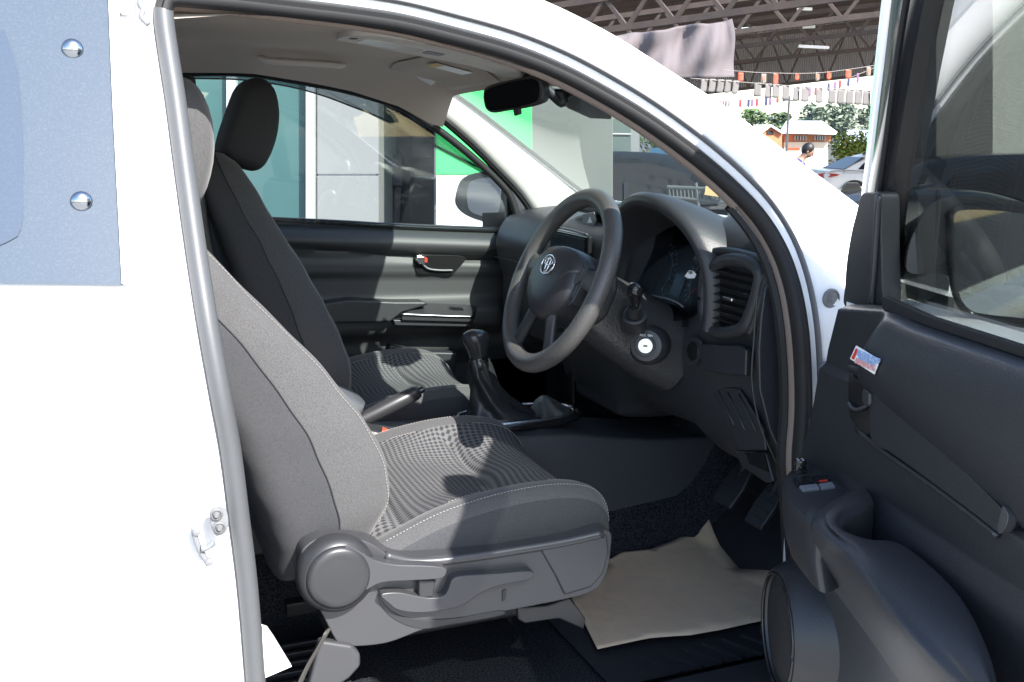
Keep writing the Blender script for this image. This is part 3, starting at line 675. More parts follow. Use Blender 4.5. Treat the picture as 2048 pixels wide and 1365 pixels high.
for y in np.concatenate([np.linspace(.075, 1.555, 110)]):
    k = np.interp(y, ys, range(len(ys))); i = min(int(k), len(ys)-2); fr_ = k-i; fr_ = fr_*fr_*(3-2*fr_)
    rowsD.append([V((rows0[i][j]*(1-fr_)+rows0[i+1][j]*fr_)[0], y, (rows0[i][j]*(1-fr_)+rows0[i+1][j]*fr_)[2]) for j in range(60)])
v, f = grid(rowsD); dm = MB().add(v, f)
end = rowsD[0]; dm.add([p+V(0, 0, 0) for p in end]+[V(1.36, .075, .9), V(1.36, .075, 1.36)], [tuple(range(62))])
dash = dm.obj('dashboard', M['dash'], truck, ang=.8)
# seam line and side end cap
tubeo('end_seam', [Yp(x, y, .073) for x, y in ((1568,508),(1543,535),(1520,565),(1512,620),(1508,680),(1504,760),(1520,850),(1560,940))], .0018, M['black'], dash)
prism('end_cap', [Yp(x, y, .070) for x, y in ((1568,520),(1548,548),(1530,580),(1522,640),(1518,700),(1520,780),(1540,860),(1580,950),(1620,960),(1620,520))], V(0, .012, 0), M['trim'], dash, .003)
# instrument hood: an arched shell
hr_ = []
for x, ry, rz, cz in ((1.02,.186,.185,1.262),(1.022,.196,.196,1.262),(1.035,.203,.203,1.262),(1.07,.212,.202,1.258),(1.12,.225,.186,1.25),(1.18,.238,.168,1.24),(1.25,.25,.15,1.235),(1.33,.26,.135,1.235),(1.39,.265,.12,1.24)):
    hr_.append([V(x+(-.02+.035*abs(math.cos(t))**2 if x < 1.1 else 0), .455-ry*math.cos(t)*(1+.10*max(0, -math.cos(t))), cz+rz*abs(math.sin(t))**.8*(1 if math.sin(t) > 0 else -1)) for t in np.linspace(-.15, math.pi+.15, 48)])
inn = []
for x, ry, rz, cz in ((1.025,.176,.176,1.262),(1.06,.165,.160,1.262),(1.11,.155,.14,1.258)):
    inn.append([V(x+(-.02+.035*abs(math.cos(t))**2 if x < 1.05 else 0), .455-ry*math.cos(t), cz+rz*abs(math.sin(t))**.8*(1 if math.sin(t) > 0 else -1)) for t in np.linspace(-.15, math.pi+.15, 48)])
v, f = grid(inn[::-1]+hr_); MB().add(v, f).obj('instrument_hood', M['dash'], dash, ang=1.2)
# gauge face with dials
gn = V(-.94, 0, .34); gn /= np.linalg.norm(gn); gu = V(.34, 0, .94); gy = V(0, -1, 0)
def gface(a, b, h=0.): return V(1.085, .455, 1.255)+gy*a+gu*b+gn*h
gp_ = [gface(.17*math.cos(t)*(1), .045+.105*math.copysign(abs(math.sin(t))**.8, math.sin(t))) for t in np.linspace(0, 2*math.pi, 48, endpoint=False)]
gc = prism('gauge_face', gp_, -gn*.01, mat('gauge face', (.008, .009, .011), .4), dash, 0)
tk = MB(); wht = mat('gauge marks', (.55, .57, .60), .5)
for cx_ in (-.088, .088):
    for k in range(25):
        t = math.radians(225-270*k/24); l = .010 if k % 2 == 0 else .005
        c_, s_ = math.cos(t), math.sin(t); r0 = .060
        a = gface(cx_+c_*r0*-1*-1, .04+s_*r0, .0015); e1 = (gy*c_+gu*s_); e2 = np.cross(gn, e1)
        v, f = boxv(a, (l, .0014, .0006), (e1, e2, gn)); tk.add(v, f)
    v, f = tubev([gface(cx_+.047*math.cos(t), .04+.047*math.sin(t), .002) for t in np.linspace(-.8, math.pi+.8, 40)], .0007, 5); tk.add(v, f)
tk.obj('dial_marks', wht, gc, False)
for i_, t_ in enumerate(('0', '20', '40', '60', '80', '100', '120', '140', '160', '180')):
    a = math.radians(225-270*i_/9); textv(t_, gface(.088+.052*math.cos(a), .04+.050*math.sin(a), .002), gy, gu, .008, wht, gc, 'dial_numeral')
for i_ in range(9):
    a = math.radians(225-270*i_/8); textv(str(i_), gface(-.088+.051*math.cos(a), .04+.050*math.sin(a), .002), gy, gu, .010, wht, gc, 'dial_numeral')
for cx_, an in ((-.088, 225), (.088, 222)):
    a = math.radians(an); v, f = tubev([gface(cx_, .04, .004), gface(cx_+.045*math.cos(a), .04+.045*math.sin(a), .004)], .0012, 6); MB().add(v, f).obj('needle', M['red'], gc)
prism('trip_display', [gface(a, b, .001) for a, b in ((-.02,.0),(.02,.0),(.02,.045),(-.02,.045))], gn*.001, M['screen'], gc, 0)
sheet('gauge_lens', [gface(.165*math.cos(t), .045+.10*math.copysign(abs(math.sin(t))**.8, math.sin(t)), .022) for t in np.linspace(0, 2*math.pi, 40, endpoint=False)], .001, M['lens'], gc, 0)
# white adhesive tag in the cluster corner
tg = prism('reminder_tag', [Xp(x, y, 1.045) for x, y in ((1369,553),(1378,541),(1386,542),(1392,549),(1388,557),(1376,557))], V(.001, 0, 0), M['wpaper'], dash, 0)
textv('OFF', Xp(1381, 546, 1.0435), V(0, -1, 0), V(0, 0, 1), .008, M['black'], tg)
tubeo('cluster_trim_edge', [Xp(x, y, 1.055) for x, y in ((1225,556),(1240,566),(1262,575),(1300,590),(1335,598),(1355,606),(1366,614))], .0016, M['grey'], dash)
# round driver side vent
def ringx(name, pts, x, r, m, parent, n=60, flat=1.):
    P = cr([Xp(a, b, x) for a, b in pts], n, True); P.append(P[0]); P.append(P[1])
    v, f = tubev(P, r, 10, flat, V(1, 0, 0)); return MB().add(v, f).obj(name, m, parent, ang=3)
vo = [(1408,600),(1412,565),(1428,535),(1458,520),(1495,524),(1520,545),(1516,585),(1503,625),(1488,655),(1455,665),(1425,660),(1411,635)]
av = ringx('air_vent', vo, 1.052, .0125, M['dash'], dash, 64)
prism('vent_cavity', [Xp(a, b, 1.057) for a, b in cr(vo, 40, True)], V(.002, 0, 0), mat('vent dark', (.004, .004, .005), .8), av, 0)
def vspan(y): 
    xs = [p for p in cr(vo, 200, True) if abs(p[1]-y) < 6]; return min(p[0] for p in xs)+5, max(p[0] for p in xs)-5
VO = [V(a, b, 0) for a, b in vo]
for y in (545,560,576,592,608,624,640,652):
    xs = [p[0] for p in cr(VO, 240, True) if abs(p[1]-y) < 4]
    a, b = Xp(min(xs)+12, y+2, 1.053), Xp(max(xs)-9, y-2, 1.053); v, f = boxv((a+b)/2, (.018, abs(a[1]-b[1]), .0022), (V(.9, 0, .3), V(0, 1, 0), V(-.3, 0, .9))); MB().add(v, f).obj('vent_slat', M['gloss'], av, bev=.0006)
a = Xp(1458, 598, 1.036); v, f = boxv(a, (.010, .030, .007)); MB().add(v, f).obj('vent_tab', M['silver'], av, bev=.003)
tubeo('vent_brow', [Xp(x, y, 1.060) for x, y in ((1396,520),(1410,508),(1440,502),(1480,506),(1520,518),(1545,534))], .010, M['dash'], dash, 12, .7)
tubeo('vent_cheek', [Xp(x, y, 1.055) for x, y in ((1545,534),(1534,560),(1524,600),(1512,640),(1500,668))], .008, M['dash'], dash, 12, .7)
# demister vent on the dash top corner
for k in range(7):
    c = V(1.15+k*.016, .17-k*.006, 1.397); v, f = boxv(c, (.006, .05-.005*k, .003)); MB().add(v, f).obj('demister_slot', M['gloss'], dash)
# storage lid, blanking button, fuse panel and lower knee panel
fz = [Xp(x, y, 1.058) for x, y in ((1408,688),(1490,690),(1504,700),(1502,752),(1462,750),(1412,738))]
prism('storage_lid', fz, V(-.012, 0, 0), M['trim'], dash, .004)
bt = [Xp(x, y, 1.050) for x, y in cr([(1368,700),(1372,682),(1385,674),(1398,680),(1403,700),(1396,722),(1382,731),(1370,722)], 30, True)]
bb = prism('round_switch', bt, V(.006, 0, 0), M['gun2'], dash, .002)
bt2 = [Xp(x, y, 1.048) for x, y in cr([(1373,702),(1378,688),(1388,684),(1396,698),(1392,716),(1381,722)], 24, True)]
prism('switch_cap', bt2, V(.004, 0, 0), M['gloss'], bb, .0015)
prism('fuse_cover', [Xp(x, y, 1.078) for x, y in ((1418,768),(1482,778),(1530,858),(1535,900),(1482,900),(1465,860))], V(-.004, 0, 0), M['black'], dash, .002)
for i_, (a, b) in enumerate((((1436,782),(1468,850)),((1455,785),(1490,860)),((1478,790),(1512,862)))):
    tubeo('panel_rib', [Xp(*a, 1.0725), Xp(*b, 1.0725)], .0014, M['gun2'], dash, res=4)
prism('lower_tray', [Xp(x, y, 1.10) for x, y in ((1478,900),(1540,905),(1556,962),(1540,965),(1490,930))], V(-.01, 0, 0), M['gun2'], dash, .003)
prism('tray_hole', [Xp(x, y, 1.088) for x, y in ((1492,906),(1530,910),(1538,945),(1500,928))], V(-.001, 0, 0), M['gloss'], dash, 0)
# centre stack: display, upper tray with clock and hazard switch, heater panel
cs = prism('centre_display', [V(1.030, a, b) for a, b in ((.72,1.275),(.72,1.355),(.93,1.355),(.93,1.275))], V(-.012, 0, 0), M['gloss'], dash, .006)
prism('display_glass', [V(1.0172, a, b) for a, b in ((.735,1.285),(.735,1.345),(.915,1.345),(.915,1.285))], V(-.001, 0, 0), M['screen'], cs, 0)
tubeo('display_edge', [V(1.016, a, b) for a, b in ((.722,1.357),(.82,1.360),(.928,1.357))], .003, M['gun'], cs)
up = prism('clock_panel', [V(a, .72, b) for a, b in ((1.075,1.392),(1.075,1.420),(1.12,1.425),(1.16,1.392))], V(0, .22, 0), M['gloss'], dash, .008)
hz = prism('hazard_switch', [Xp(x, y, 1.071) for x, y in ((1168,428),(1190,424),(1194,440),(1188,456),(1167,456))], V(-.004, 0, 0), M['grey'], up, .002)
prism('warning_triangle', [Xp(x, y, 1.066) for x, y in ((1175,446),(1185,446),(1180,434))], V(-.0008, 0, 0), M['wpaper'], hz, 0)
prism('clock_glass', [Xp(x, y, 1.072) for x, y in ((1196,416),(1216,416),(1218,430),(1197,430))], V(-.002, 0, 0), M['screen'], up, .001)
tubeo('hood_line', [V(1.09, .70, 1.394), V(1.10, .82, 1.40), V(1.09, .95, 1.394)], .004, M['gun2'], dash)
for i_ in range(3):
    v, f = lathev(V(1.036, .75+.07*i_, 1.13), V(-1, 0, 0), [(.022, 0), (.022, .012), (.019, .020), (.0001, .021)], 26); MB().add(v, f).obj('heater_knob', M['gun2'], dash, ang=.8)
tubeo('passenger_vent', [Yp(x, y, 1.36) for x, y in ((1046,492),(1060,487),(1078,478))], .012, M['gun'], dash)
tubeo('glovebox_seam', [V(1.098, y, 1.215+.006*math.sin(y*6)) for y in np.linspace(1.0, 1.5, 8)], .0025, M['black'], dash)
prism('glovebox', [V(1.125, a, b) for a, b in ((1.0,1.02),(1.0,1.18),(1.48,1.17),(1.48,1.02))], V(-.012, 0, 0), M['dash'], dash, .01)
# hanging relay box and wiring below the column
prism('under_dash_box', [Xp(x, y, 1.14) for x, y in ((1120,700),(1180,700),(1185,745),(1130,750))], V(.05, 0, 0), M['black'], dash, .006)
prism('warning_label', [Xp(x, y, 1.139) for x, y in ((1152,708),(1178,706),(1178,728),(1153,730))], V(-.001, 0, 0), mat('dark red print', (.16, .03, .03), .6), dash, 0)
# ------------------------------------------------------------------ steering column and wheel
TA = math.radians(25); wn = V(-math.cos(TA), 0, math.sin(TA)); wa = V(math.sin(TA), 0, math.cos(TA)); wb = V(0, -1, 0)
wc = Yp(1118, 560, .46)
colm = MB(); rows = []
for t, ry, rz, dz in ((.035,.045,.045,-.0),(.05,.060,.058,-.008),(.10,.066,.070,-.018),(.16,.066,.076,-.026),(.22,.070,.080,-.034),(.30,.075,.085,-.036)):
    c = wc-wn*t+wa*dz; rows.append([c+wb*ry*math.copysign(abs(math.cos(a))**.75, math.cos(a))+wa*rz*math.copysign(abs(math.sin(a))**.75, math.sin(a)) for a in np.linspace(0, 2*math.pi, 40, endpoint=False)])
v, f = grid(rows, True, True, True); column = colm.add(v, f).obj('steering_column', mat('shiny grained plastic', (.035, .036, .037), .30, bump=('v', 240, .6, .001)), truck, ang=1.)
kc = Yp(1292, 692, .375)
kd = V(-.62, -.72, .12); kd /= np.linalg.norm(kd)
v, f = lathev(kc-kd*.045, kd, [(.040,-.02),(.040,.02),(.037,.036),(.030,.044),(.022,.045),(.0215,.042),(.018,.042),(.0175,.046),(.0001,.046)], 40)
ks = MB().add(v, f).obj('ignition_housing', M['gun2'], column, ang=.6)
kc2 = kc+kd*.002
v, f = lathev(kc2, kd, [(.0155, 0), (.0155, .003), (.0140, .0045), (.0001, .0045)], 32); MB().add(v, f).obj('ignition_lock', M['silver'], column, ang=.6)
ksx = np.cross(kd, V(0, 0, 1)); ksx /= np.linalg.norm(ksx)
v, f = boxv(kc2+kd*.0048, (.008, .0035, .0006), (ksx, np.cross(kd, ksx), kd)); MB().add(v, f).obj('key_slot', M['gloss'], column)
textv('ACC  ON', kc+kd*.0010+V(0, 0, .0205), ksx*-1 if np.dot(ksx, Rt) < 0 else ksx, V(0, 0, 1), .006, M['wpaper'], column)
sb = Yp(1268, 632, .365); se = Yp(1271, 570, .31)
v, f = lathev(sb, se-sb, [(.024,-.03),(.024,.004),(.020,.006),(.014,.004),(.013,.030)], 28); MB().add(v, f).obj('stalk_collar', M['black'], column, ang=.7)
pts = [sb, sb+(se-sb)*.4, sb+(se-sb)*.7, se]
v, f = tubev(cr(pts, 16), list(np.interp(np.linspace(0, 1, 16), [0, .3, .55, .8, .93, 1], [.009, .0095, .013, .0155, .013, .004])), 20); MB().add(v, f).obj('light_stalk', M['gloss'], column, ang=3)
def WH(a, b, h=0.): return wc+wb*a+wa*b+wn*h        # a to the right hand side, b up, h towards the driver
P = [WH(.171*math.cos(t), .171*math.sin(t)) for t in np.linspace(0, 2*math.pi, 120, endpoint=False)]
rows = [[p+(p-wc)/np.linalg.norm(p-wc)*.0185*math.cos(q)+wn*.0175*math.sin(q) for q in np.linspace(0, 2*math.pi, 20, endpoint=False)] for p in P]; rows.append(rows[0])
v, f = grid(rows, True); wheel = MB().add(v, f).obj('steering_wheel', M['rim'], truck, ang=3)
# airbag hub: domed rounded shield
def hubrow(k, h):
    out = []
    for t in np.linspace(0, 2*math.pi, 48, endpoint=False):
        c_, s_ = math.cos(t), math.sin(t); rx = .098 if s_ > -.2 else .098-(-s_-.2)*.045; ry = .066 if s_ > 0 else .085
        out.append(WH(k*rx*math.copysign(abs(c_)**.75, c_), k*ry*math.copysign(abs(s_)**.75, s_), h))
    return out
rows = [hubrow(k, h) for k, h in ((.80,-.05),(.98,-.04),(1.0,-.01),(.985,.008),(.93,.018),(.80,.026),(.5,.031),(.2,.033),(.02,.0335))]
v, f = grid(rows, True, True, True); hub = MB().add(v, f).obj('airbag_hub', M['hub'], wheel, ang=3)
for a0, b0, a1, b1, wd in ((-.07,.012,-.158,.016,.030),(.07,.012,.158,.016,.030)):
    rows = []
    for t in np.linspace(0, 1, 10):
        a = a0+(a1-a0)*t; b = b0+(b1-b0)*t; w_ = wd*(1-.35*math.sin(math.pi*t)); h = .008-.014*t
        rows.append([WH(a, b+w_*math.cos(q), h+.012*math.sin(q)) for q in np.linspace(0, 2*math.pi, 14, endpoint=False)])
    v, f = grid(rows, True, True, True); MB().add(v, f).obj('spoke', M['rim'], wheel, ang=3)
for sx in (-1, 1):
    rows = []
    for t in np.linspace(0, 1, 10):
        a = sx*(.035+.045*t); b = -.060-.092*t; w_ = .020*(1-.2*math.sin(math.pi*t))
        rows.append([WH(a+w_*math.cos(q), b, .004-.010*t+.010*math.sin(q)) for q in np.linspace(0, 2*math.pi, 14, endpoint=False)])
    v, f = grid(rows, True, True, True); MB().add(v, f).obj('spoke', M['gun2'], wheel, ang=3)
# emblem: overlapping ovals in a chrome oval
em = MB(); EC = (0, .018)
def ell(cx_, cy_, rx, ry, r=.0016, h=.0345): 
    P = [WH(EC[0]+cx_+rx*math.cos(t), EC[1]+cy_+ry*math.sin(t), h) for t in np.linspace(0, 2*math.pi, 40)]; v, f = tubev(P, r, 8); em.add(v, f)
ell(0, 0, .027, .019, .0020); ell(0, .0055, .0165, .0065); ell(0, -.001, .0065, .0155)
em.obj('emblem', M['chrome'], wheel, ang=3)
bp_ = prism('wheel_button_pad', [WH(a, b, .013) for a, b in ((.100,.050),(.112,.040),(.118,.0),(.112,-.035),(.100,-.045),(.094,.0))], -wn*.018, M['black'], wheel, .003)
for b in (.02, -.012): prism('button', [WH(a, b+c, .0145) for a, c in ((.101,-.012),(.112,-.012),(.112,.012),(.101,.012))], -wn*.004, M['gun2'], bp_, .001)
prism('column_cover', [WH(a, b, -.045) for a, b in ((.02,.055),(.085,.050),(.105,.02),(.105,-.03),(.085,-.055),(.02,-.06))], -wn*.03, M['black'], column, .012, 4)
tubeo('wiper_stalk', [WH(-.06, .0, -.05), WH(-.12, .012, -.045), WH(-.17, .02, -.045)], .008, M['black'], column)
# ------------------------------------------------------------------ centre console
ccs = []
for x, w, z in ((-.05,.10,.93),(.10,.10,.935),(.40,.10,.935),(.62,.10,.925),(.80,.105,.915),(.98,.108,.905),(1.08,.108,.885),(1.2,.105,.865),(1.39,.10,.85)):
    ccs.append([V(x, .82+a*w, b) for a, b in ((-1.08,.58),(-1.05,z-.06),(-1.0,z-.018),(-.93,z-.002),(-.8,z),(0,z-.004),(.8,z),(.93,z-.002),(1.0,z-.018),(1.05,z-.06),(1.08,.58))])
rows = []
for k in np.linspace(0, len(ccs)-1, 60):
    i = min(int(k), len(ccs)-2); t = k-i; rows.append([ccs[i][j]*(1-t)+ccs[i+1][j]*t for j in range(11)])
v, f = grid(rows, False, True, True); cons = MB().add(v, f).obj('centre_console', mat('console plastic', (.050, .053, .060), .45, bump=('v', 400, .3, .0005)), truck, bev=.006)
bx = pillowv([V(-.12,0,.95),V(-.12,0,1.02),V(.0,0,1.035),(.25,0,1.035),(.36,0,1.03),(.40,0,1.01),(.39,0,.985),(.32,0,.965),(.2,0,.955)], V(0, 1, 0), .092, V(.12, .83, .0), 13, 4, .7)
MB().add(*bx).obj('armrest_lid', mat('armrest lid vinyl', (.075, .082, .092), .45), cons, ang=3)
bx = pillowv([V(-.10,0,.93),V(-.10,0,.97),V(.30,0,.975),(.345,0,.965),(.352,0,.95),(.33,0,.93)], V(0, 1, 0), .08, V(.12, .80, .0), 11, 4, .8)
MB().add(*bx).obj('armrest_box', mat('pale grey plastic', (.22, .235, .25), .5), cons, ang=3)
# gear boot trim (two nested rings), boots and lever
def zring(name, x0, x1, y0, y1, z, r, m, parent, e=2.6, th=0.):
    P = []
    for t in np.linspace(0, 2*math.pi, 60):
        c_, s_ = math.cos(t), math.sin(t); P.append(V((x0+x1)/2+(x1-x0)/2*math.copysign(abs(c_)**(2/e), c_), (y0+y1)/2+(y1-y0)/2*math.copysign(abs(s_)**(2/e), s_), z))
    v, f = tubev(P, r, 10, 1., V(0, 0, 1)); return MB().add(v, f).obj(name, m, parent, ang=3)
gz = .925
zring('gear_surround', .735, 1.045, .745, .915, gz, .008, M['gloss'], cons)
zring('surround_lip', .750, 1.032, .756, .904, gz+.006, .0042, M['silver'], cons)
gb = MB(); rows = []
for k, (cx_, cy_, rx, ry, z) in enumerate(((.855,.83,.094,.062,gz-.004),(.852,.83,.084,.056,gz+.010),(.838,.828,.062,.047,gz+.030),(.824,.826,.046,.040,gz+.055),(.812,.824,.035,.033,gz+.085),(.803,.822,.032,.030,gz+.11),(.799,.82,.026,.025,gz+.135),(.796,.82,.022,.021,gz+.15))):
    rows.append([V(cx_+rx*(1+.09*math.sin(5*t+k*1.3)+.05*math.sin(9*t-k))*math.cos(t), cy_+ry*(1+.10*math.sin(5*t+k*1.3)+.05*math.cos(8*t+k))*math.sin(t), z) for t in np.linspace(0, 2*math.pi, 64, endpoint=False)])
R2 = []
for k in np.linspace(0, 7, 40):
    i = min(int(k), 6); t = k-i; R2.append([rows[i][j]*(1-t)+rows[i+1][j]*t for j in range(64)])
v, f = grid(R2, True); gear = MB().add(v, f).obj('gear_lever', M['leather'], truck, ang=3)
kn = Yp(957, 690, .82)
v, f = lathev(V(.797, .82, gz+.13), V(-.02, 0, 1), [(.0225,-.01),(.0235,.005),(.022,.015),(.0185,.028),(.017,.035)], 28); MB().add(v, f).obj('lever_shaft', M['gloss'], gear, ang=1)
rows = []
for z, r, ex in ((-.052,.0155,1),(-.045,.0175,1),(-.030,.019,1.),(-.012,.021,1.1),(.004,.0245,1.2),(.018,.0255,1.25),(.028,.0225,1.25),(.034,.014,1.2),(.036,.001,1)):
    rows.append([V(kn[0]-.004+r*math.cos(t)*ex-z*.12, .82+r*math.sin(t), kn[2]+z) for t in np.linspace(0, 2*math.pi, 28, endpoint=False)])
v, f = grid(rows, True, True, True); kno = MB().add(v, f).obj('gear_knob', mat('worn leather knob', (.03, .031, .034), .22), gear, ang=3)
# transfer lever boot behind the gear boot
rows = []
for cx_, cy_, rx, ry, z in ((.975,.83,.050,.052,gz),(.975,.832,.040,.042,gz+.012),(.97,.835,.024,.028,gz+.028),(.968,.838,.008,.012,gz+.040)):
    rows.append([V(cx_+rx*(1+.16*math.sin(6*t+z*90))*math.cos(t), cy_+ry*(1+.16*math.sin(6*t+z*90))*math.sin(t), z) for t in np.linspace(0, 2*math.pi, 48, endpoint=False)])
v, f = grid(rows, True, False, True); MB().add(v, f).obj('rear_boot', mat('olive grey leatherette', (.06, .065, .062), .4, bump=('n', 60, .6, .004)), cons, ang=3)
# cup holder, blank switches, handbrake
v, f = lathev(V(.60, .80, .895), V(0, 0, 1), [(.030,.012),(.036,.030),(.040,.033),(.042,.031)], 36); MB().add(v, f).obj('cup_holder', M['gloss'], cons, ang=1)
for x_ in (.66, .695): prism('blank_switch', [V(x_, .79, .922), V(x_+.03, .79, .922), V(x_+.03, .85, .922), V(x_, .85, .922)], V(0, 0, .005), M['black'], cons, .002)
tubeo('console_edge', [V(.45, .726, .922), V(.62, .722, .916), V(.74, .718, .908)], .004, M['grey'], cons)
h0, h1 = Yp(728, 838, .785), Yp(838, 783, .785)
dh = (h1-h0)/np.linalg.norm(h1-h0)
v, f = tubev([h0-dh*.06, h0-dh*.02, h0+dh*.02, h0+(h1-h0)*.5, h1-dh*.01, h1], [.010, .014, .0165, .018, .0165, .013], 20); hb_ = MB().add(v, f).obj('handbrake', M['gun2'], truck, ang=2)
v, f = tubev([h1-dh*.004, h1+dh*.010, h1+dh*.012], [.0075, .0075, .003], 16); MB().add(v, f).obj('release_button', M['gloss'], hb_, ang=1)
rows = []
for k, (x_, rx, ry, z) in enumerate(((.535,.09,.045,.93),(.53,.07,.038,.945),(.52,.05,.03,.96),(.515,.03,.02,.975))):
    rows.append([V(x_-.02*k+rx*(1+.12*math.sin(6*t+k))*math.cos(t), .775+ry*(1+.12*math.sin(6*t+k))*math.sin(t), z) for t in np.linspace(0, 2*math.pi, 40, endpoint=False)])
v, f = grid(rows, True, False, True); MB().add(v, f).obj('handbrake_boot', M['leather'], hb_, ang=3)
# pedals, kick panel, carpet rise
for (px_, py_, w_, h_) in ((1466, 968, .034, .052), (1528, 1010, .030, .050)):
    c = Xp(px_, py_, 1.27); nn = V(-.80, 0, .60); uu = V(.60, 0, .80)
    pp = prism('pedal', [c+V(0, 1, 0)*a*w_+uu*b*h_ for a, b in ((-1,-1),(-1.1,0),(-.8,1),(.8,1),(1.1,0),(1,-1))], -nn*.012, M['black'], truck, .004)
    for k in (-.6, -.2, .2, .6): MB().add(*boxv(c+uu*k*h_+nn*.001, (.0016, w_*1.6, .004), (nn, V(0, 1, 0), uu))).obj('tread', M['rubber'], pp)
    MB().add(*tubev([c-nn*.012, c+V(.06, 0, .10), c+V(.07, 0, .28)], .008, 8)).obj('pedal_arm', M['black'], pp)
v, f = grid([[V(1.40, y, z) for y in np.linspace(.06, 1.58, 12)] for z in np.linspace(.60, 1.36, 8)]); MB().add(v, f).obj('firewall_lining', M['carpet'], truck)
for yy in (.06, 1.585): v, f = grid([[V(x, yy, z) for x in np.linspace(1.09, 1.41, 6)] for z in np.linspace(.60, 1.34, 6)]); MB().add(v, f).obj('kick_panel', M['trim'], truck)
# ------------------------------------------------------------------ things lying in the footwell
mat_ = MB(); rows = []
def fz_(x, y): return .604+max(0, x-1.28)*1.1
for x in np.linspace(.80, 1.40, 40): rows.append([V(x, y, fz_(x, y)+.006+.014*(1-min(1, min(y-.13, .70-y, x-.80+.02)/.02)) if min(y-.13, .70-y) < .02 else fz_(x, y)+.006) for y in np.linspace(.13, .70, 50)])
v, f = grid(rows); mat_.add(v, f)
for k in range(10): mat_.add(*boxv((.92+k*.045, .19, .613), (.010, .09, .006), (V(.9, .43, 0), V(-.43, .9, 0), V(0, 0, 1))))
fm = mat_.obj('floor_mat', M['rubber'], None, ang=.7); tag(fm, 'black ribbed rubber mat on the floor under the brown paper sheet', 'floor mat')
pp = [(1200,1128),(1245,1108),(1300,1104),(1340,1092),(1407,1064),(1440,1105),(1480,1140),(1545,1168),(1545,1236),(1500,1246),(1440,1262),(1380,1275),(1300,1280),(1195,1298),(1165,1240),(1143,1200),(1150,1165)]
PB = [Zp(x, y, .622) for x, y in pp]
bm = bmesh.new(); vs = [bm.verts.new(tuple(p)) for p in PB]; bm.faces.new(vs); bmesh.ops.triangulate(bm, faces=bm.faces[:])
bmesh.ops.subdivide_edges(bm, edges=bm.edges[:], cuts=7, use_grid_fill=True)
for q in bm.verts:
    x, y = q.co.x, q.co.y; q.co.z = max(fz_(x, y)+.012, .622)+.0028*math.sin(x*13+y*7)+.002*math.sin(y*19-x*9)+(max(0, y-.62)*.12)
me = bpy.data.meshes.new('floor_paper'); bm.to_mesh(me); bm.free(); me.materials.append(M['paper']); me.polygons.foreach_set('use_smooth', [True]*len(me.polygons))
po = bpy.data.objects.new('floor_paper', me); COL.objects.link(po); so_ = po.modifiers.new('thick', 'SOLIDIFY'); so_.thickness = .0006
tag(po, 'creased brown kraft paper sheet lying in the driver footwell', 'paper')

# ------------------------------------------------------------------ bonnet and wing ahead of the door
bn = MB(); rows = []
for x, zc, ze in ((1.24,1.36,1.335),(1.40,1.325,1.29),(1.6,1.285,1.235),(2.0,1.22,1.16),(2.4,1.14,1.07),(2.7,1.02,.95),(2.85,.86,.80)):
    rows.append([V(x+.06*math.sin(math.pi*k)*(x > 2.3), -.02+1.68*k, ze+(zc-ze)*math.sin(math.pi*k)**.45) for k in np.linspace(0, 1, 25)])
v, f = grid(rows); bn.add(v, f); bn.obj('bonnet', M['white'], truck, ang=1.2)
for y_, sg in ((-.025, -1), (1.665, 1)):
    rows = []
    for z, h in ((.42,-.02),(.6,.0),(.8,.012),(1.0,.02),(1.12,.012),(1.2,-.002)):
        rows.append([V(x, y_+sg*h, z+np.interp(x, [1.2, 2.85], [.125, -.40])*np.clip((z-.5)/.7, 0, 1)) for x in np.linspace(1.24, 2.85, 24)])
    v, f = grid(rows); MB().add(v, f).obj('wing', M['white'], truck, ang=1.2)
cw = prism('cowl_panel', [V(1.20, .06, 1.385), V(1.42, .35, 1.34), V(1.47, .82, 1.335), V(1.42, 1.3, 1.34), V(1.34, 1.56, 1.36), V(1.30, 1.56, 1.30), V(1.36, .82, 1.28), V(1.18, .08, 1.32)], V(0, 0, -.01), M['black'], truck, .002)
wh = MB(); v, f = lathev(V(1.98, .0, .38), NS, [(.0001,-.22),(.36,-.2),(.385,-.17),(.385,-.02),(.36,.0),(.25,.0),(.24,-.02),(.06,-.01),(.0001,.0)], 48)
wh.add(v, f).obj('front_wheel', M['rubber'], truck, ang=.6)
for c in ((1661,597), (1652,741)):
    P = side(*c, -.012); v, f = lathev(P, NS, [(.016, 0), (.016, .003), (.0135, .006), (.011, .004), (.006, .005), (.004, .008), (.0001, .008)], 28); MB().add(v, f).obj('hinge_plug', M['seal2'], truck, ang=.5)
# ------------------------------------------------------------------ OPEN FRONT DOOR
dr = MB()
def slab(w, lean=0.):
    return [[dl(u, w+h, z) for u in us] for z, h in zz]
us = list(np.linspace(-.10, 1.02, 16))
zz = ((.52,.02),(.6,.0),(.8,-.014),(1.0,-.02),(1.15,-.012),(1.26,.0),(1.285,.012))
outer = slab(-.155); inner = [[dl(u, -.035, z) for u in us] for z, h in zz]
rows = outer+inner[::-1]; v, f = grid(rows+[rows[0]]); dr.add(v, f)
for k in (0, -1):
    loop = [r[k] for r in rows]; dr.add(loop, [tuple(range(len(loop)))])
door = dr.obj('front_door', M['white'], truck, ang=.5); door['label'] = 'open front door with black trim, tinted window and mirror'
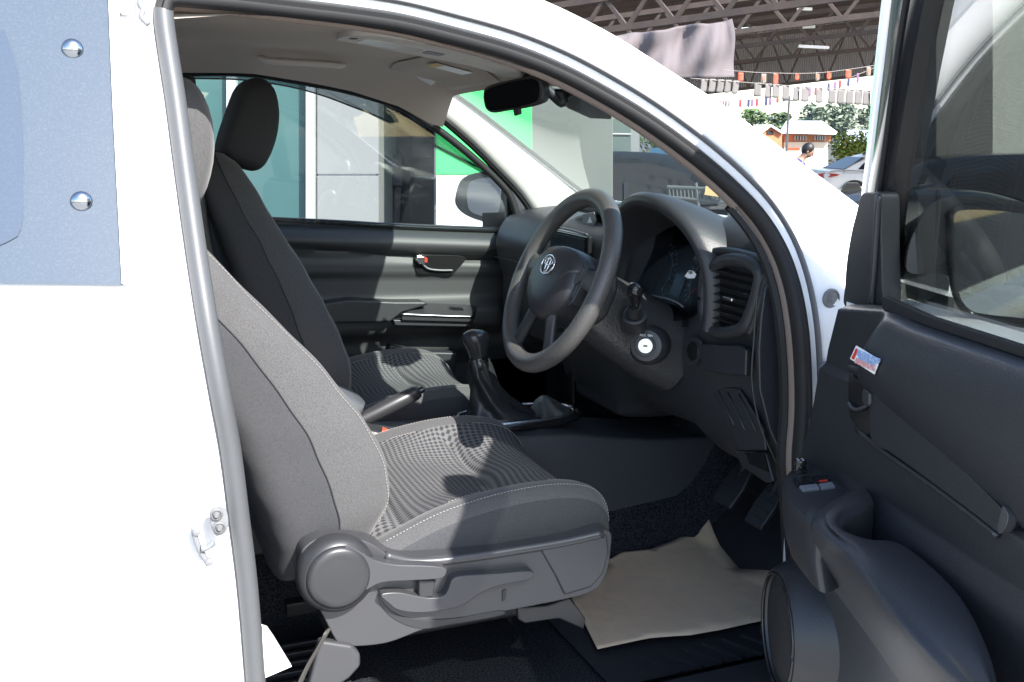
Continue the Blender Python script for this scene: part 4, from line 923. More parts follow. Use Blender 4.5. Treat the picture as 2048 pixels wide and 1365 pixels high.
# window frame, leaning inwards above the belt line
KL = .14; GW = -.02
def lf(u, z, w=0.): return dl(u, w+KL*(z-1.29)*.87, z)
def lean_obj(name, L, R, w0, th, m, parent, n=14, bow=.0):
    rows = []
    for t in np.linspace(0, 1, n):
        y = L[0][1]+(L[-1][1]-L[0][1])*t
        xl = np.interp(-y, [-q[1] for q in L], [q[0] for q in L]); yr = R[0][1]+(R[-1][1]-R[0][1])*t; xr = np.interp(-yr, [-q[1] for q in R], [q[0] for q in R])
        A, B = Lp(xl, y, w0, KL), Lp(xr, yr, w0, KL); nn = DW*th
        mid = [A+(B-A)*k+DW*bow*math.sin(math.pi*k) for k in (.0, .15, .35, .5, .65, .85, 1.)]
        rows.append([A-nn]+mid+[B-nn])
    v, f = grid(rows, True, True, True); return MB().add(v, f).obj(name, m, parent, ang=.8)
# px lists run from the bottom upwards
fr0 = lean_obj('window_frame', [(1700,560),(1722,400),(1735,280),(1748,140),(1763,0),(1785,-160)], [(1735,560),(1742,400),(1757,280),(1772,140),(1788,0),(1815,-160)], -.062, .03, M['white'], door, 16, .003)
lean_obj('inner_frame', [(1726,520),(1735,392),(1750,280),(1767,140),(1783,0),(1806,-160)], [(1768,520),(1781,392),(1798,280),(1822,140),(1848,0),(1890,-160)], -.056, .028, M['gloss'], fr0, 16, .005)
tubeo('frame_seal', [Lp(x, y, -.050, KL) for x, y in ((1752,520),(1757,400),(1772,280),(1790,140),(1812,0),(1838,-140))], .004, M['seal'], fr0)
tubeo('top_frame', [lf(u, z, -.06) for u, z in ((.47,1.86),(.53,1.90),(.62,1.915),(.8,1.915),(1.0,1.90))], .036, M['gloss'], fr0, 10, .7)
tubeo('rear_frame', [lf(u, z, -.06) for u, z in ((1.0,1.90),(1.0,1.6),(1.0,1.4),(1.0,1.27))], .036, M['gloss'], fr0, 10, .7)
# glass
tw = MB(); gw = -.078
gp0 = [Lp(1735,600,gw,KL), Lp(1745,480,gw,KL), Lp(1760,392,gw,KL), Lp(1775,280,gw,KL), Lp(1795,140,gw,KL), Lp(1818,0,gw,KL), lf(.50,1.87,gw), lf(.60,1.91,gw), lf(1.0,1.90,gw), lf(1.0,1.27,gw), lf(.5,1.28,gw), lf(.25,1.27,gw)]
v, f = prismv(gp0, -DW*.0035); MB().add(v, f).obj('window_glass', M['doorg'], door, False)
# mirror corner cover (sail)
sl_ = [Lp(x, y, -.035, KL) for x, y in cr([(1722,390),(1712,425),(1702,465),(1693,520),(1689,570),(1688,612),(1720,622),(1762,610),(1764,560),(1762,480),(1760,392),(1740,386)], 60, True)]
prism('mirror_corner_cover', sl_, -DW*.03, M['black'], door, .007, 4)
tubeo('corner_ridge', [Lp(x, y, -.031, KL) for x, y in ((1757,392),(1752,470),(1748,540),(1742,610))], .0045, M['gun2'], door)
# mirror: arm, shell, glass
mn = DU*math.cos(.42)+DW*math.sin(.42); MQ = dl(.11, -.19, 1.38)
mo = cr([(1813,520),(1820,485),(1832,455),(1852,424),(1880,403),(1925,392),(1990,396),(2060,408),(2140,424),(2170,460),(2175,560),(2160,640),(2120,664),(2040,654),(1975,648),(1940,636),(1915,608),(1900,560),(1880,548),(1820,546)], 70, True)
ms = MB(); cen = sum(Gp(x, y, MQ, mn) for x, y in mo)/70; rows = []
for k, h in ((1.0, .004),(1.0, -.01),(.99,-.03),(.93,-.055),(.80,-.075),(.5,-.088),(.1,-.09)):
    rows.append([cen+(Gp(x, y, MQ, mn)-cen)*k+mn*h for x, y in mo])
rows = [[cen+(Gp(x, y, MQ, mn)-cen)*.93+mn*.004 for x, y in mo]]+rows
v, f = grid(rows, True, True, True); mir = ms.add(v, f).obj('door_mirror', M['black'], door, ang=.9)
mg = cr([(1900,440),(1906,422),(1920,415),(1960,413),(2040,420),(2120,432),(2150,452),(2155,560),(2140,636),(2100,648),(2030,642),(1960,634),(1932,622),(1914,596),(1903,545)], 60, True)
prism('mirror_glass', [Gp(x, y, MQ+mn*.006, mn) for x, y in mg], -mn*.002, M['mirror'], mir, 0)
P = [Gp(x, y, MQ+mn*.007, mn) for x, y in mg]; P += P[:2]
v, f = tubev(P, .005, 8); MB().add(v, f).obj('mirror_rim', M['gloss'], mir, ang=3)
prism('mirror_arm', [Lp(x, y, -.085, KL) for x, y in ((1764,410),(1780,400),(1796,430),(1808,475),(1816,530),(1796,560),(1766,560))], -DW*.05, M['black'], mir, .008)
# inner trim panel as one moulded surface
def tw_(u, z):
    w = 0.0
    zb = np.interp(u, [-.05, .09, .22, .45, 1.0], [1.289, 1.310, 1.303, 1.303, 1.303])
    zg = 1.178-.20*max(u-.02, 0)+.0
    s = 1/(1+math.exp(-(u-(.085-.25*(1.24-z)*0-(1.24-z)*.55))/.008))            # curved front edge of the pad
    b = math.sin(math.pi*np.clip((z-zg)/(zb-zg), 0, 1))**.5
    w += .034*b*s
    w -= .004*math.exp(-((z-zg)/.004)**2)*(u > .0)
    w += .010*np.clip((zg-z)/.01, 0, 1)*(z > .3)
    w += .012*(1-np.clip((z-.98)/.03, 0, 1))*np.clip((u+.02)/.1, 0, 1)
    w -= .02*np.clip((z-zb+.008)/.008, 0, 1)
    w -= .03*np.clip((-.03-(1.29-z)*.30-u+.0)/.02, 0, 1)*0
    return w
rows = []
for z in np.linspace(.54, 1.0, 30).tolist()+np.linspace(1.005, 1.315, 90).tolist():
    u0 = np.interp(z, [.54, .60, .70, .80, .945, .965, 1.036, 1.107, 1.203, 1.288, 1.315], [-.13, -.14, -.16, -.155, -.150, -.150, -.119, -.098, -.080, -.050, -.046])
    r = []
    zb = lambda u: np.interp(u, [-.05, .09, .22, .45, 1.0], [1.289, 1.310, 1.303, 1.303, 1.303])
    uu_ = np.concatenate([np.linspace(u0, .45, 90), np.linspace(.46, 1.02, 24)])
    for u in uu_:
        zc_ = min(z, zb(u)); r.append(dl(u, tw_(u, zc_), zc_))
    r = [dl(u0+.004, -.035, min(z, zb(u0)))]+r
    rows.append(r)
v, f = grid(rows); tp = MB().add(v, f); o = tp.obj('door_trim', M['trim'], door, ang=1.2); dtrim = o
prism('belt_weatherstrip', [dl(u, w, z) for u, w, z in ((.085,-.002,1.304),(.22,-.002,1.300),(.45,-.002,1.300),(1.0,-.002,1.300),(1.0,-.002,1.315),(.45,-.002,1.315),(.22,-.002,1.316),(.085,-.002,1.326))], -DW*.01, M['seal'], door, .002)
ins = [Dp(x, y, .020) for x, y in cr([(1742,782),(1760,790),(1850,872),(1940,955),(2005,1020),(2014,1036),(2008,1056),(1998,1066),(1940,1022),(1850,955),(1780,905),(1742,880)], 70, True)]
prism('insert_panel', ins, -DW*.02, M['trim'], dtrim, .007, 4)
tubeo('insert_line', [Dp(x, y, .012) for x, y in ((1700,735),(1735,752),(1800,810),(1900,898),(2000,995),(2060,1052))], .0045, M['black'], dtrim)
tubeo('lower_line', [Dp(x, y, .014) for x, y in ((1715,862),(1780,912),(1860,968),(1940,1028),(1996,1072))], .004, M['gun2'], dtrim)
prism('insert_end', [Dp(x, y, .026) for x, y in cr([(2006,1012),(2016,1030),(2012,1052),(2000,1068),(1994,1060),(1997,1040),(2002,1022)], 24, True)], -DW*.012, M['gun'], dtrim, .003)
prism('handle_cup', [Dp(x, y, .015) for x, y in cr([(1698,752),(1715,760),(1737,782),(1742,830),(1738,868),(1722,866),(1703,842),(1696,800)], 40, True)], -DW*.006, M['gloss'], dtrim, .002)
dh_ = prism('door_handle', [Dp(x, y, .026) for x, y in ((1724,776),(1738,786),(1738,812),(1728,816),(1722,800))], -DW*.012, M['gun2'], dtrim, .004)
tubeo('cup_lip', [Dp(x, y, .020) for x, y in ((1697,806),(1706,818),(1720,818),(1732,812))], .0025, M['gun'], dtrim)
# sticker with heading bar and three lines of small print
st_ = prism('warning_sticker', [Dp(x, y, .0375) for x, y in ((1712,692),(1759,720),(1748,749),(1700,718))], -DW*.0012, M['wpaper'], dtrim, 0)
def stp(a, b, w=.0385):
    A, B, C_, D_ = (V(1712,692,0), V(1759,720,0), V(1748,749,0), V(1700,718,0)); p = (A*(1-a)+B*a)*(1-b)+(D_*(1-a)+C_*a)*b; return Dp(p[0], p[1], w)
prism('red_bar', [stp(.03,.15), stp(.13,.15), stp(.13,.92), stp(.03,.92)], -DW*.0005, M['red'], st_, 0)
lines_ = (('ELECTRONIC KEY USE', M['blue'], .14), ('KEEP DOOR CLOSED', M['blue'], .34), ('WHILE DRIVING', M['blue'], .52), ('FASTEN SEAT BELT', M['pink'], .70), ('CHECK BEFORE USE', M['pink'], .87))
sx_ = stp(.9,.5)-stp(.2,.5); sy_ = stp(.5,.1)-stp(.5,.9)
for t_, m_, b_ in lines_: textv(t_, stp(.57, b_, .0392), -DU if np.dot(-DU, Rt) > 0 else DU, V(0, 0, 1), .0062, m_, st_, 'small_print')
# switch panel, knob, window switches
ZS = 1.065
spx = [(1566,972),(1569,954),(1582,938),(1604,926),(1634,922),(1660,928),(1700,956),(1748,996),(1742,1016),(1700,1036),(1650,1060),(1622,1050),(1596,1022),(1575,996)]
spc = sum(Zp(x, y, ZS) for x, y in spx)/len(spx)
SPL = [Zp(x, y, ZS) for x, y in cr(spx, 64, True)]; rows = []
for k, h in ((.93, -.085), (.965, -.07), (.985, -.045), (1.0, -.02), (1.0, -.009), (.985, -.003), (.955, 0.), (.5, .001), (.02, .001)):
    rows.append([spc+(p-spc)*V(k, k, 1)+V(0, 0, h)+DU*(0 if h > -.05 else (-h-.05)*.6) for p in SPL])
v, f = grid(rows, True, True, True); sp = MB().add(v, f).obj('switch_panel', M['gun2'], dtrim, ang=1.)
kb = Zp(1599, 944, ZS+.001); v, f = lathev(kb, V(0, 0, 1), [(.0115,0),(.0115,.004),(.0095,.005),(.0095,.018),(.0088,.020),(.0001,.0195)], 26); knb = MB().add(v, f).obj('mirror_knob', M['gloss'], sp, ang=.6)
for a in range(4):
    t = a*math.pi/2+.4; MB().add(*boxv(kb+V(.005*math.cos(t), .005*math.sin(t), .0201), (.003, .0012, .0006))).obj('arrow_mark', M['wpaper'], knb)
for q, m_ in ((((1586,956),(1622,951),(1630,964),(1594,970)), M['gloss']), (((1626,951),(1654,949),(1664,960),(1633,964)), M['gloss']), (((1598,971),(1634,967),(1640,976),(1606,979)), M['grey']), (((1637,967),(1664,963),(1671,972),(1643,976)), M['grey'])):
    prism('window_switch', [Zp(x, y, ZS+.005) for x, y in q], V(0, 0, -.006), m_, sp, .0015)
prism('lock_mark', [Zp(x, y, ZS+.0058) for x, y in ((1637,961),(1654,959),(1656,962),(1639,964))], V(0, 0, -.0006), M['red'], sp, 0)
# pull handle flowing into the armrest: one moulded band between an outer and an inner edge
OE = [(1722,974),(1692,986),(1655,1008),(1632,1030),(1630,1050),(1654,1078),(1690,1110),(1744,1182),(1800,1258),(1876,1345),(1990,1460)]
BE = [(1722,992),(1692,1008),(1655,1032),(1624,1060),(1616,1092),(1622,1120),(1638,1146),(1672,1186),(1725,1257),(1800,1365),(1890,1490)]
IE = [(1748,1006),(1730,1016),(1708,1026),(1690,1038),(1688,1052),(1702,1066),(1740,1076),(1808,1088),(1915,1180),(1980,1300),(2010,1440)]
ZO = [1.075,1.077,1.078,1.077,1.073,1.068,1.062,1.050,1.035,1.015,.995]; ZI = [1.085,1.085,1.083,1.080,1.075,1.071,1.068,1.064,1.055,1.04,1.02]
ZB = [.05,.05,.052,.056,.064,.074,.084,.10,.11,.12,.125]
OP = cr([Zp(*q, z) for q, z in zip(OE, ZO)], 90); IP = cr([Zp(*q, z) for q, z in zip(IE, ZI)], 90); BP = cr([Zp(*q, z-h) for q, z, h in zip(BE, ZO, ZB)], 90); rows = []
for i, (o_, n_, b_) in enumerate(zip(OP, IP, BP)):
    d = n_-o_; L_ = np.linalg.norm(d); d = d/L_; sd_ = b_-o_
    r = [b_-DW*.02, b_, o_+sd_*.66-d*.003, o_+sd_*.30-d*.004, o_+sd_*.10-d*.001, o_+d*.006-V(0, 0, .001), o_+d*.018+V(0, 0, .002)]
    r += [o_+d*L_*k+V(0, 0, .006*math.sin(math.pi*k)) for k in (.35, .55, .75)]
    r += [n_-d*.006+V(0, 0, .0), n_+V(0, 0, -.006), n_+d*.001+V(0, 0, -.022), n_+V(0, 0, -.055)]
    rows.append(cr(r, 40))
v, f = grid(rows, False, True, True); MB().add(v, f).obj('armrest', M['dash'], dtrim, ang=3)
# lower moulded panel under the armrest
LE = [(1600,1060),(1614,1100),(1628,1135),(1634,1180),(1642,1240),(1650,1300),(1662,1365),(1685,1480)]
LP_ = cr([Dp(*q, .035) for q in LE], 60); UP_ = [BP[int(round(np.interp(k, [0, 59], [34, 89])))]+V(0, 0, .012)-DW*.004 for k in range(60)]; rows = []
for a_, b_ in zip(LP_, UP_): rows.append([a_-DW*.05]+[a_+(b_-a_)*k+DW*(-.010*math.sin(math.pi*k)) for k in np.linspace(0, 1, 12)])
v, f = grid(rows); MB().add(v, f).obj('map_pocket', M['trim2'], dtrim, ang=1.4)
# speaker pod
SPC = Dp(1556, 1262, .070)
SAX = DW-DU*.16; SAX /= np.linalg.norm(SAX); SAU = np.cross(V(0, 0, 1), SAX)
v, f = lathev(SPC, SAX, [(.135,-.085),(.122,-.05),(.108,-.018),(.101,-.004),(.097,.001),(.092,.001),(.0895,-.003),(.0885,-.008),(.05,-.005),(.0001,-.003)], 64)
spk = MB().add(v, f).obj('speaker', M['trim'], dtrim, ang=.7)
tubeo('speaker_rim', [SPC+SAX*.0015+SAU*.090*math.cos(t)+V(0, 0, .090*math.sin(t)) for t in np.linspace(0, 2*math.pi, 50)], .003, M['gloss'], spk, 8, 1., 50)
v, f = lathev(SPC-SAX*.006, SAX, [(.088,-.003),(.088,.0),(.06,.0035),(.03,.0045),(.0001,.005)], 56); MB().add(v, f).obj('speaker_grille', mat('perforated grille', (.010, .010, .011), .6, bump=('v', 520, 1., .002)), spk, ang=1)
# ================================================================== THE PLACE AROUND
LZ = -.50       # level of the car park beyond the truck
gm = mat('pale concrete ground', (.38, .37, .35), .9, var=(2.2, (.30, .29, .28), .35, .7), bump=('n', 40, .3, .01))
rows = [[V(x, y, 0) for x in np.linspace(-14, 9, 12)] for y in np.linspace(-14, 4.2, 10)]
v, f = grid(rows); obj('ground', v, f, gm, None, False, kind='structure')
asp = mat('grey asphalt', (.095, .095, .10), .95, var=(3, (.07, .07, .075), .35, .7), bump=('n', 60, .5, .01))
rows = [[V(x, y, LZ) for x in np.linspace(-600, 700, 30)] for y in np.linspace(-300, 900, 30)]
v, f = grid(rows); obj('car_park_paving', v, f, asp, None, False, kind='structure')
FH = V(math.sin(YAW), math.cos(YAW), 0)
HR = V(math.cos(YAW), -math.sin(YAW), 0)
def Q(px, z, t):      # a point at height z on the picture column px at distance t along the view
    p = Tp(px, 682, t); p = CAMP + FH*t + HR*((px-1024)/2080*t*1.0); return V(p[0], p[1], z)
def Fp(px, py, t):    # on the vertical plane facing the camera at distance t
    return Gp(px, py, CAMP+FH*t, FH)
m_teal = mat('teal frosted glass', (.052, .118, .114), .3, var=(2, (.042, .100, .100), .35, .7))
m_panel = mat('pale cladding panel', (.205, .207, .203), .6, var=(1.2, (.185, .187, .183), .4, .7))
m_wm = mat('white mullion', (.42, .42, .41), .5); m_dk = mat('dark interior', (.012, .013, .016), .6); m_green = mat('bright green cladding', (.05, .52, .13), .5)
m_greyw = mat('grey green rendered wall', (.135, .145, .138), .8, var=(.8, (.115, .125, .118), .35, .7))
# showroom: teal glazing, mullions, cladding, dark doorway
BT = 5.75
sb_ = thing('showroom_building', 'showroom building with teal glass, pale cladding and dark doorway behind the far side window', 'building', tuple(Fp(600, 600, BT)*V(1, 1, 0)+V(0, 0, LZ)))
def fpoly(name, x0, x1, y0, y1, t, m, parent, th=.05, bev=.003):
    return prism(name, [Fp(x0, y0, t), Fp(x1, y0, t), Fp(x1, y1, t), Fp(x0, y1, t)], FH*th, m, parent, bev, 2, False)
fpoly('glass_pane', 330, 452, -150, 900, BT+.05, m_teal, sb_); fpoly('glass_pane', 470, 611, -150, 900, BT+.05, m_teal, sb_)
fpoly('mullion', 452, 471, -150, 900, BT, m_wm, sb_); fpoly('mullion', 611, 628, -150, 900, BT-.02, m_wm, sb_)
fpoly('glass_pane', 120, 330, -150, 900, BT+.05, m_teal, sb_)
fpoly('cladding_panel', 634, 757, -150, 349, BT, m_panel, sb_); fpoly('cladding_panel', 634, 757, 352, 900, BT, m_panel, sb_); fpoly('cladding_trim', 629, 633, -150, 900, BT+.01, m_panel, sb_)
fpoly('fascia', 120, 757, -700, -154, BT-.05, m_wm, sb_)
dk = fpoly('doorway', 757, 868, -150, 900, BT+.9, m_dk, sb_)
for yy in np.linspace(.2, 1, 1):
    pass
fpoly('reveal', 752, 757, -150, 900, BT+.03, m_panel, sb_, .9)
fpoly('meter_box', 777, 804, 311, 372, BT+.7, mat('grey box', (.04, .042, .046), .5), sb_, .1)
fpoly('inner_window', 822, 862, 215, 316, BT+.8, mat('dark pane', (.02, .022, .026), .15), sb_, .03)
fpoly('inner_wall', 818, 868, 317, 640, BT+.82, mat('dim wall', (.018, .019, .022), .7), sb_, .05)
tubeo('downpipe', [Fp(794, 372, BT+.75), Fp(791, 420, BT+.75), Fp(786, 700, BT+.75)], .03, mat('grey pipe', (.035, .035, .038), .5), sb_)
# green topped column in front, then the grey wall
CT = 5.6
gc_ = thing('gate_column', 'square column with bright green upper half and white foot beyond the truck bonnet', 'column', tuple(Fp(960, 700, CT)*V(1, 1, 0)))
def cbox(x0, x1, y0, y1, t, m, parent, name, th=.9, off=V(0, 0, 0)):
    return prism(name, [Fp(x0, y0, t), Fp(x1, y0, t), Fp(x1, y1, t), Fp(x0, y1, t)], FH*th, m, parent, .004, 2, False)
cbox(872, 1064, 152, 350, CT, m_green, gc_, 'green_cladding'); cbox(872, 1064, 351, 1100, CT, mat('off white render', (.62, .62, .60), .7), gc_, 'column_foot', .88)
cbox(872, 1064, -260, 151, CT, mat('pale render', (.50, .51, .48), .7), gc_, 'column_head', .88)
gw_ = thing('grey_wall', 'tall grey rendered wall panel right of the green column', 'wall', tuple(Fp(1140, 700, 8)*V(1, 1, 0)))
rows = [[Fp(x+3*math.sin(y/37.), y, 8.0) for x in (1050, 1226)] for y in (-200, 0, 150, 300, 420, 620)]
v, f = prismv([Fp(1040, 118, 8), Fp(1226, 118, 8), Fp(1226, 640, 8), Fp(1040, 640, 8)], FH*.4); MB().add(v, f).obj('wall_panel', m_greyw, gw_, False, bev=.01)
# small block with window further back
kb_ = thing('site_office', 'small grey office with a white framed window behind the parked dark cars', 'building', tuple(Fp(1250, 700, 16)*V(1, 1, 0)))
v, f = prismv([Fp(1205, 180, 16), Fp(1279, 180, 16), Fp(1279, 480, 16), Fp(1205, 480, 16)], FH*3); MB().add(v, f).obj('wall', mat('pale grey render', (.20, .205, .215), .8), kb_, False)
w0 = prism('window', [Fp(a, b, 15.95) for a, b in ((1214,238),(1262,238),(1262,310),(1214,310))], FH*.06, mat('dull glass', (.09, .12, .12), .15), kb_, .01)
for q in (((1214,268),(1262,269)), ((1221,238),(1221,310))): v, f = tubev([Fp(*q[0], 15.93), Fp(*q[1], 15.93)], .012, 6); MB().add(v, f).obj('glazing_bar', m_wm, w0)
# ------------------------------------------------------------------ trees and shrubs
def leafy(name, label, px, t, z0, w, h, cols, n, trunk=.0, group=None, seed=1, leaf=.12, cat='tree', palm=False):
    R = random.Random(seed); b = Q(px, LZ, t); th = thing(name, label, cat, tuple(b), group)
    if trunk:
        P = [b, b+V(.05*w, 0, z0*.5), b+V(-.02*w, .03*w, z0+h*.35)]; v, f = tubev(cr(P, 8), list(np.linspace(trunk, trunk*.5, 8)), 8); tb = MB().add(v, f)
        for k in range(6):
            a = R.uniform(0, 6.28); q0 = b+V(0, 0, z0*(.7+.3*R.random())); q1 = q0+V(math.cos(a)*w*.32, math.sin(a)*w*.32, h*R.uniform(.25, .6))
            v, f = tubev([q0, (q0+q1)/2+V(0, 0, .1*h), q1], [trunk*.45, trunk*.3, trunk*.12], 6); tb.add(v, f)
        tb.obj('trunk', mat('bark', (.12, .09, .065), .9), th)
    cl = [V(R.gauss(0, .27)*w, R.gauss(0, .27)*w, z0+h*(.15+.75*R.random()**.9)) for _ in range(11)]; mb = MB()
    for i in range(n):
        c = R.choice(cl); k = R.random()**.5; a, e = R.uniform(0, 6.28), R.uniform(-1.5, 1.5); r = w*.22*k
        p = b+V(c[0], c[1], c[2])+V(math.cos(a)*math.cos(e)*r, math.sin(a)*math.cos(e)*r, math.sin(e)*r*.8)
        s = leaf*R.uniform(.6, 1.3); u = V(R.gauss(0, 1), R.gauss(0, 1), R.gauss(0, .6)); u /= np.linalg.norm(u); q = np.cross(u, V(R.gauss(0, 1), R.gauss(0, 1), R.gauss(0, 1))); q /= np.linalg.norm(q)
        mb.add([p-u*s, p+q*s*.45, p+u*s, p-q*s*.45], [(0, 1, 2, 3)], R.randrange(len(cols)))
    mb2 = obj('crown', mb.v, mb.f, cols, th, False, mb.mi)
    return th
def leafmat(c):
    m = mat('leaves', c, .6, spec=.3); b = m.node_tree.nodes['Principled BSDF']; b.inputs['Transmission Weight'].default_value = 0; b.inputs['Subsurface Weight'].default_value = 0
    return m
GR = [leafmat(c) for c in ((.07, .12, .035), (.10, .17, .05), (.05, .085, .03))]
GY = [leafmat(c) for c in ((.20, .27, .045), (.13, .20, .04), (.30, .26, .05), (.09, .15, .035))]
GF = [leafmat(c) for c in ((.15, .19, .14), (.20, .24, .18), (.12, .16, .12))]
leafy('broadleaf_tree', 'tallest grey green tree behind the brick house, right of its roof ridge', 1648, 75, 1.5, 3.6, 2.1, GF, 2600, .12, 'trees behind the houses', 3, .2)
leafy('broadleaf_tree', 'low tree crown just above the brick house roof ridge', 1602, 78, 1.7, 2.4, 1.0, GF, 1200, .10, 'trees behind the houses', 4, .2)
leafy('broadleaf_tree', 'slim green tree left of the brick house gable', 1528, 60, 1.5, 2.2, 1.7, GR+GF, 1900, .09, 'trees behind the houses', 5, .16)
leafy('broadleaf_tree', 'thin leafed tree beside the open door frame, right of the grey roof', 1722, 70, 2.2, 1.7, 1.3, GF, 700, .07, 'trees behind the houses', 6, .16)
leafy('broadleaf_tree', 'faint low tree above the grey roof', 1722, 90, 1.5, 4.0, .8, GF, 1000, .1, 'trees behind the houses', 16, .2)
leafy('garden_shrub', 'yellow green flowering shrub between the brick house and the white saloon car', 1692, 36, .62, 2.3, 1.15, GY, 4200, .05, None, 7, .07, 'shrub')
leafy('broadleaf_tree', 'dark green trees seen low through the windshield above the blue roof', 1310, 44, .4, 3.2, 1.6, GR, 3000, .2, None, 8, .10)
leafy('broadleaf_tree', 'green tree mass reflected beside the open door, right of its mirror', 1905, 45, .2, 4.0, 2.0, GR, 2500, .2, None, 9, .11)
# palm
pt = Q(1492, LZ, 62); pm_ = thing('palm_tree', 'small palm tree left of the brick house against the sky', 'palm tree', tuple(pt))
v, f = tubev([pt, pt+V(.1, 0, 2), pt+V(.0, 0, 3.1)], [.13, .10, .08], 8); MB().add(v, f).obj('trunk', mat('palm bark', (.2, .17, .13), .9), pm_)
mb = MB(); tp_ = pt+V(0, 0, 3.1)
for k in range(16):
    a = k*2.4; L_ = .8; P = [tp_+V(math.cos(a)*L_*s, math.sin(a)*L_*s, .75*s-1.5*s*s+(.3 if k % 2 else 0)*s) for s in np.linspace(0, 1, 7)]
    for i in range(6):
        for sg_ in (-1, 1):
            q = V(-math.sin(a), math.cos(a), 0)*sg_*.34; mb.add([P[i], P[i+1], P[i]+q-V(0, 0, .16), P[i]+q*.6-V(0, 0, .12)], [(0, 1, 2, 3)])
mb.obj('crown', GR[1], pm_, False)
# ------------------------------------------------------------------ houses
brick = mat('orange brick wall', (.50, .20, .10), .85, var=(3, (.42, .16, .08), .4, .7)); roofw = mat('white sheet roof', (.78, .78, .77), .45); crm = mat('cream wall', (.66, .56, .44), .8)
h1 = thing('brick_house', 'orange brick house with a white sheet roof beyond the parked cars', 'house', tuple(Q(1620, LZ, 50)))
HT = 50
def hp(px, py, d=0): return Fp(px, py, HT+d)
prism('upper_wall', [hp(1568,268), hp(1662,270), hp(1662,284), hp(1568,284)], FH*5, brick, h1, .02)
prism('lower_wall', [hp(1568,284.5), hp(1656,284.5), hp(1656,345), hp(1568,345)], FH*4.9, crm, h1, .02)
prism('roof', [hp(1560,267.5,-.6), hp(1676,270,-.6), hp(1644,247,3), hp(1572,247,3)], V(0, 0, .12), roofw, h1, .02)
prism('gable_roof', [hp(1521,266,-1.2), hp(1542,249,-1.0), hp(1566,264,-1.0), hp(1566,269,-1), hp(1542,254,-1), hp(1521,270,-1.2)], FH*3, roofw, h1, .02)
prism('gable_wall', [hp(1524,268,-.8), hp(1542,254,-.8), hp(1564,268,-.8), hp(1564,345,-.8), hp(1524,345,-.8)], FH*3, brick, h1, .02)
prism('gable_window', [hp(1534,262,-.84), hp(1547,262,-.84), hp(1547,270,-.84), hp(1534,270,-.84)], FH*.1, m_dk, h1)
for a, b in ((1590,1612),(1630,1650)):
    w_ = prism('window', [hp(a,271.5,-.05), hp(b,272,-.05), hp(b,281,-.05), hp(a,281,-.05)], FH*.1, mat('window glass', (.10, .11, .13), .15), h1)
    for k in (0, .25, .5, .75, 1): x_ = a+(b-a)*k; MB().add(*tubev([hp(x_,271.5,-.1), hp(x_,281,-.1)], .035, 5)).obj('glazing_bar', m_wm, w_)
prism('awning', [hp(1572,296,-.6), hp(1600,296,-.6), hp(1600,302,-1.0), hp(1572,302,-1.0)], FH*.1, M['orange'], h1)
h2 = thing('grey_roofed_house', 'low house with a pale grey roof right of the orange brick house', 'house', tuple(Q(1720, LZ, 56)))
prism('roof', [Fp(1676,290,55), Fp(1790,294,55), Fp(1770,264,59), Fp(1694,264,59)], V(0, 0, .1), mat('pale grey sheet', (.46, .50, .58), .6), h2, .02)
prism('wall', [Fp(1684,290,55.5), Fp(1786,294,55.5), Fp(1786,330,55.5), Fp(1684,330,55.5)], FH*4, crm, h2, .02)
h3 = thing('blue_roofed_shed', 'shed with a bright blue roof seen low through the windshield', 'shed', tuple(Q(1340, LZ, 34)))
prism('roof', [Fp(1296,312,33), Fp(1390,314,33), Fp(1380,300,35.5), Fp(1300,300,35.5)], V(0, 0, .06), mat('blue sheet', (.08, .32, .60), .5), h3, .01)
prism('wall', [Fp(1298,312,33.2), Fp(1388,314,33.2), Fp(1388,335,33.2), Fp(1298,335,33.2)], FH*2.5, crm, h3, .01)
prism('gable_board', [Fp(1288,312,32.9), Fp(1298,298,32.9), Fp(1301,300,32.9), Fp(1294,314,32.9)], FH*.1, mat('tan board', (.5, .4, .25), .7), h3)
# utility pole
po_ = Q(1564, LZ, 38); up_ = thing('utility_pole', 'slender grey utility pole in front of the brick house', 'utility pole', tuple(po_))
pm2 = mat('grey pole', (.42, .42, .43), .8)
v, f = tubev([po_, po_+V(0, 0, 2.9), po_+V(.02, 0, 3.25)], [.05, .04, .03], 8); MB().add(v, f).obj('pole', pm2, up_)
MB().add(*boxv(po_+V(0, 0, 3.1), (.5, .05, .05))).obj('crossarm', pm2, up_)

# ------------------------------------------------------------------ open sided shed: roof, purlins, trusses, back wall
def beam(p, q, w, h=None):
    p, q = np.asarray(p), np.asarray(q); d = q-p; L_ = np.linalg.norm(d); d = d/L_; a = np.cross(d, V(0, 0, 1)); a /= np.linalg.norm(a); b = np.cross(a, d)
    return boxv((p+q)/2, (L_, w, h or w), (d, a, b))
rust = mat('brown primed steel', (.060, .044, .038), .7, var=(4, (.085, .058, .046), .4, .7))
m_roof = bpy.data.materials.new('translucent roof sheet'); m_roof.use_nodes = True; t_ = m_roof.node_tree; t_.nodes.clear()
o_ = t_.nodes.new('ShaderNodeOutputMaterial'); d1 = t_.nodes.new('ShaderNodeBsdfDiffuse'); d2 = t_.nodes.new('ShaderNodeBsdfTranslucent'); mx_ = t_.nodes.new('ShaderNodeMixShader'); mx_.inputs[0].default_value = .38
d1.inputs[0].default_value = (.36, .31, .27, 1); d2.inputs[0].default_value = (.50, .44, .38, 1); t_.links.new(d1.outputs[0], mx_.inputs[1]); t_.links.new(d2.outputs[0], mx_.inputs[2]); t_.links.new(mx_.outputs[0], o_.inputs[0])
shed = thing('open_shed', 'large open shed with brown steel roof trusses and corrugated back wall', 'shed', tuple(Q(1500, LZ, 25)))
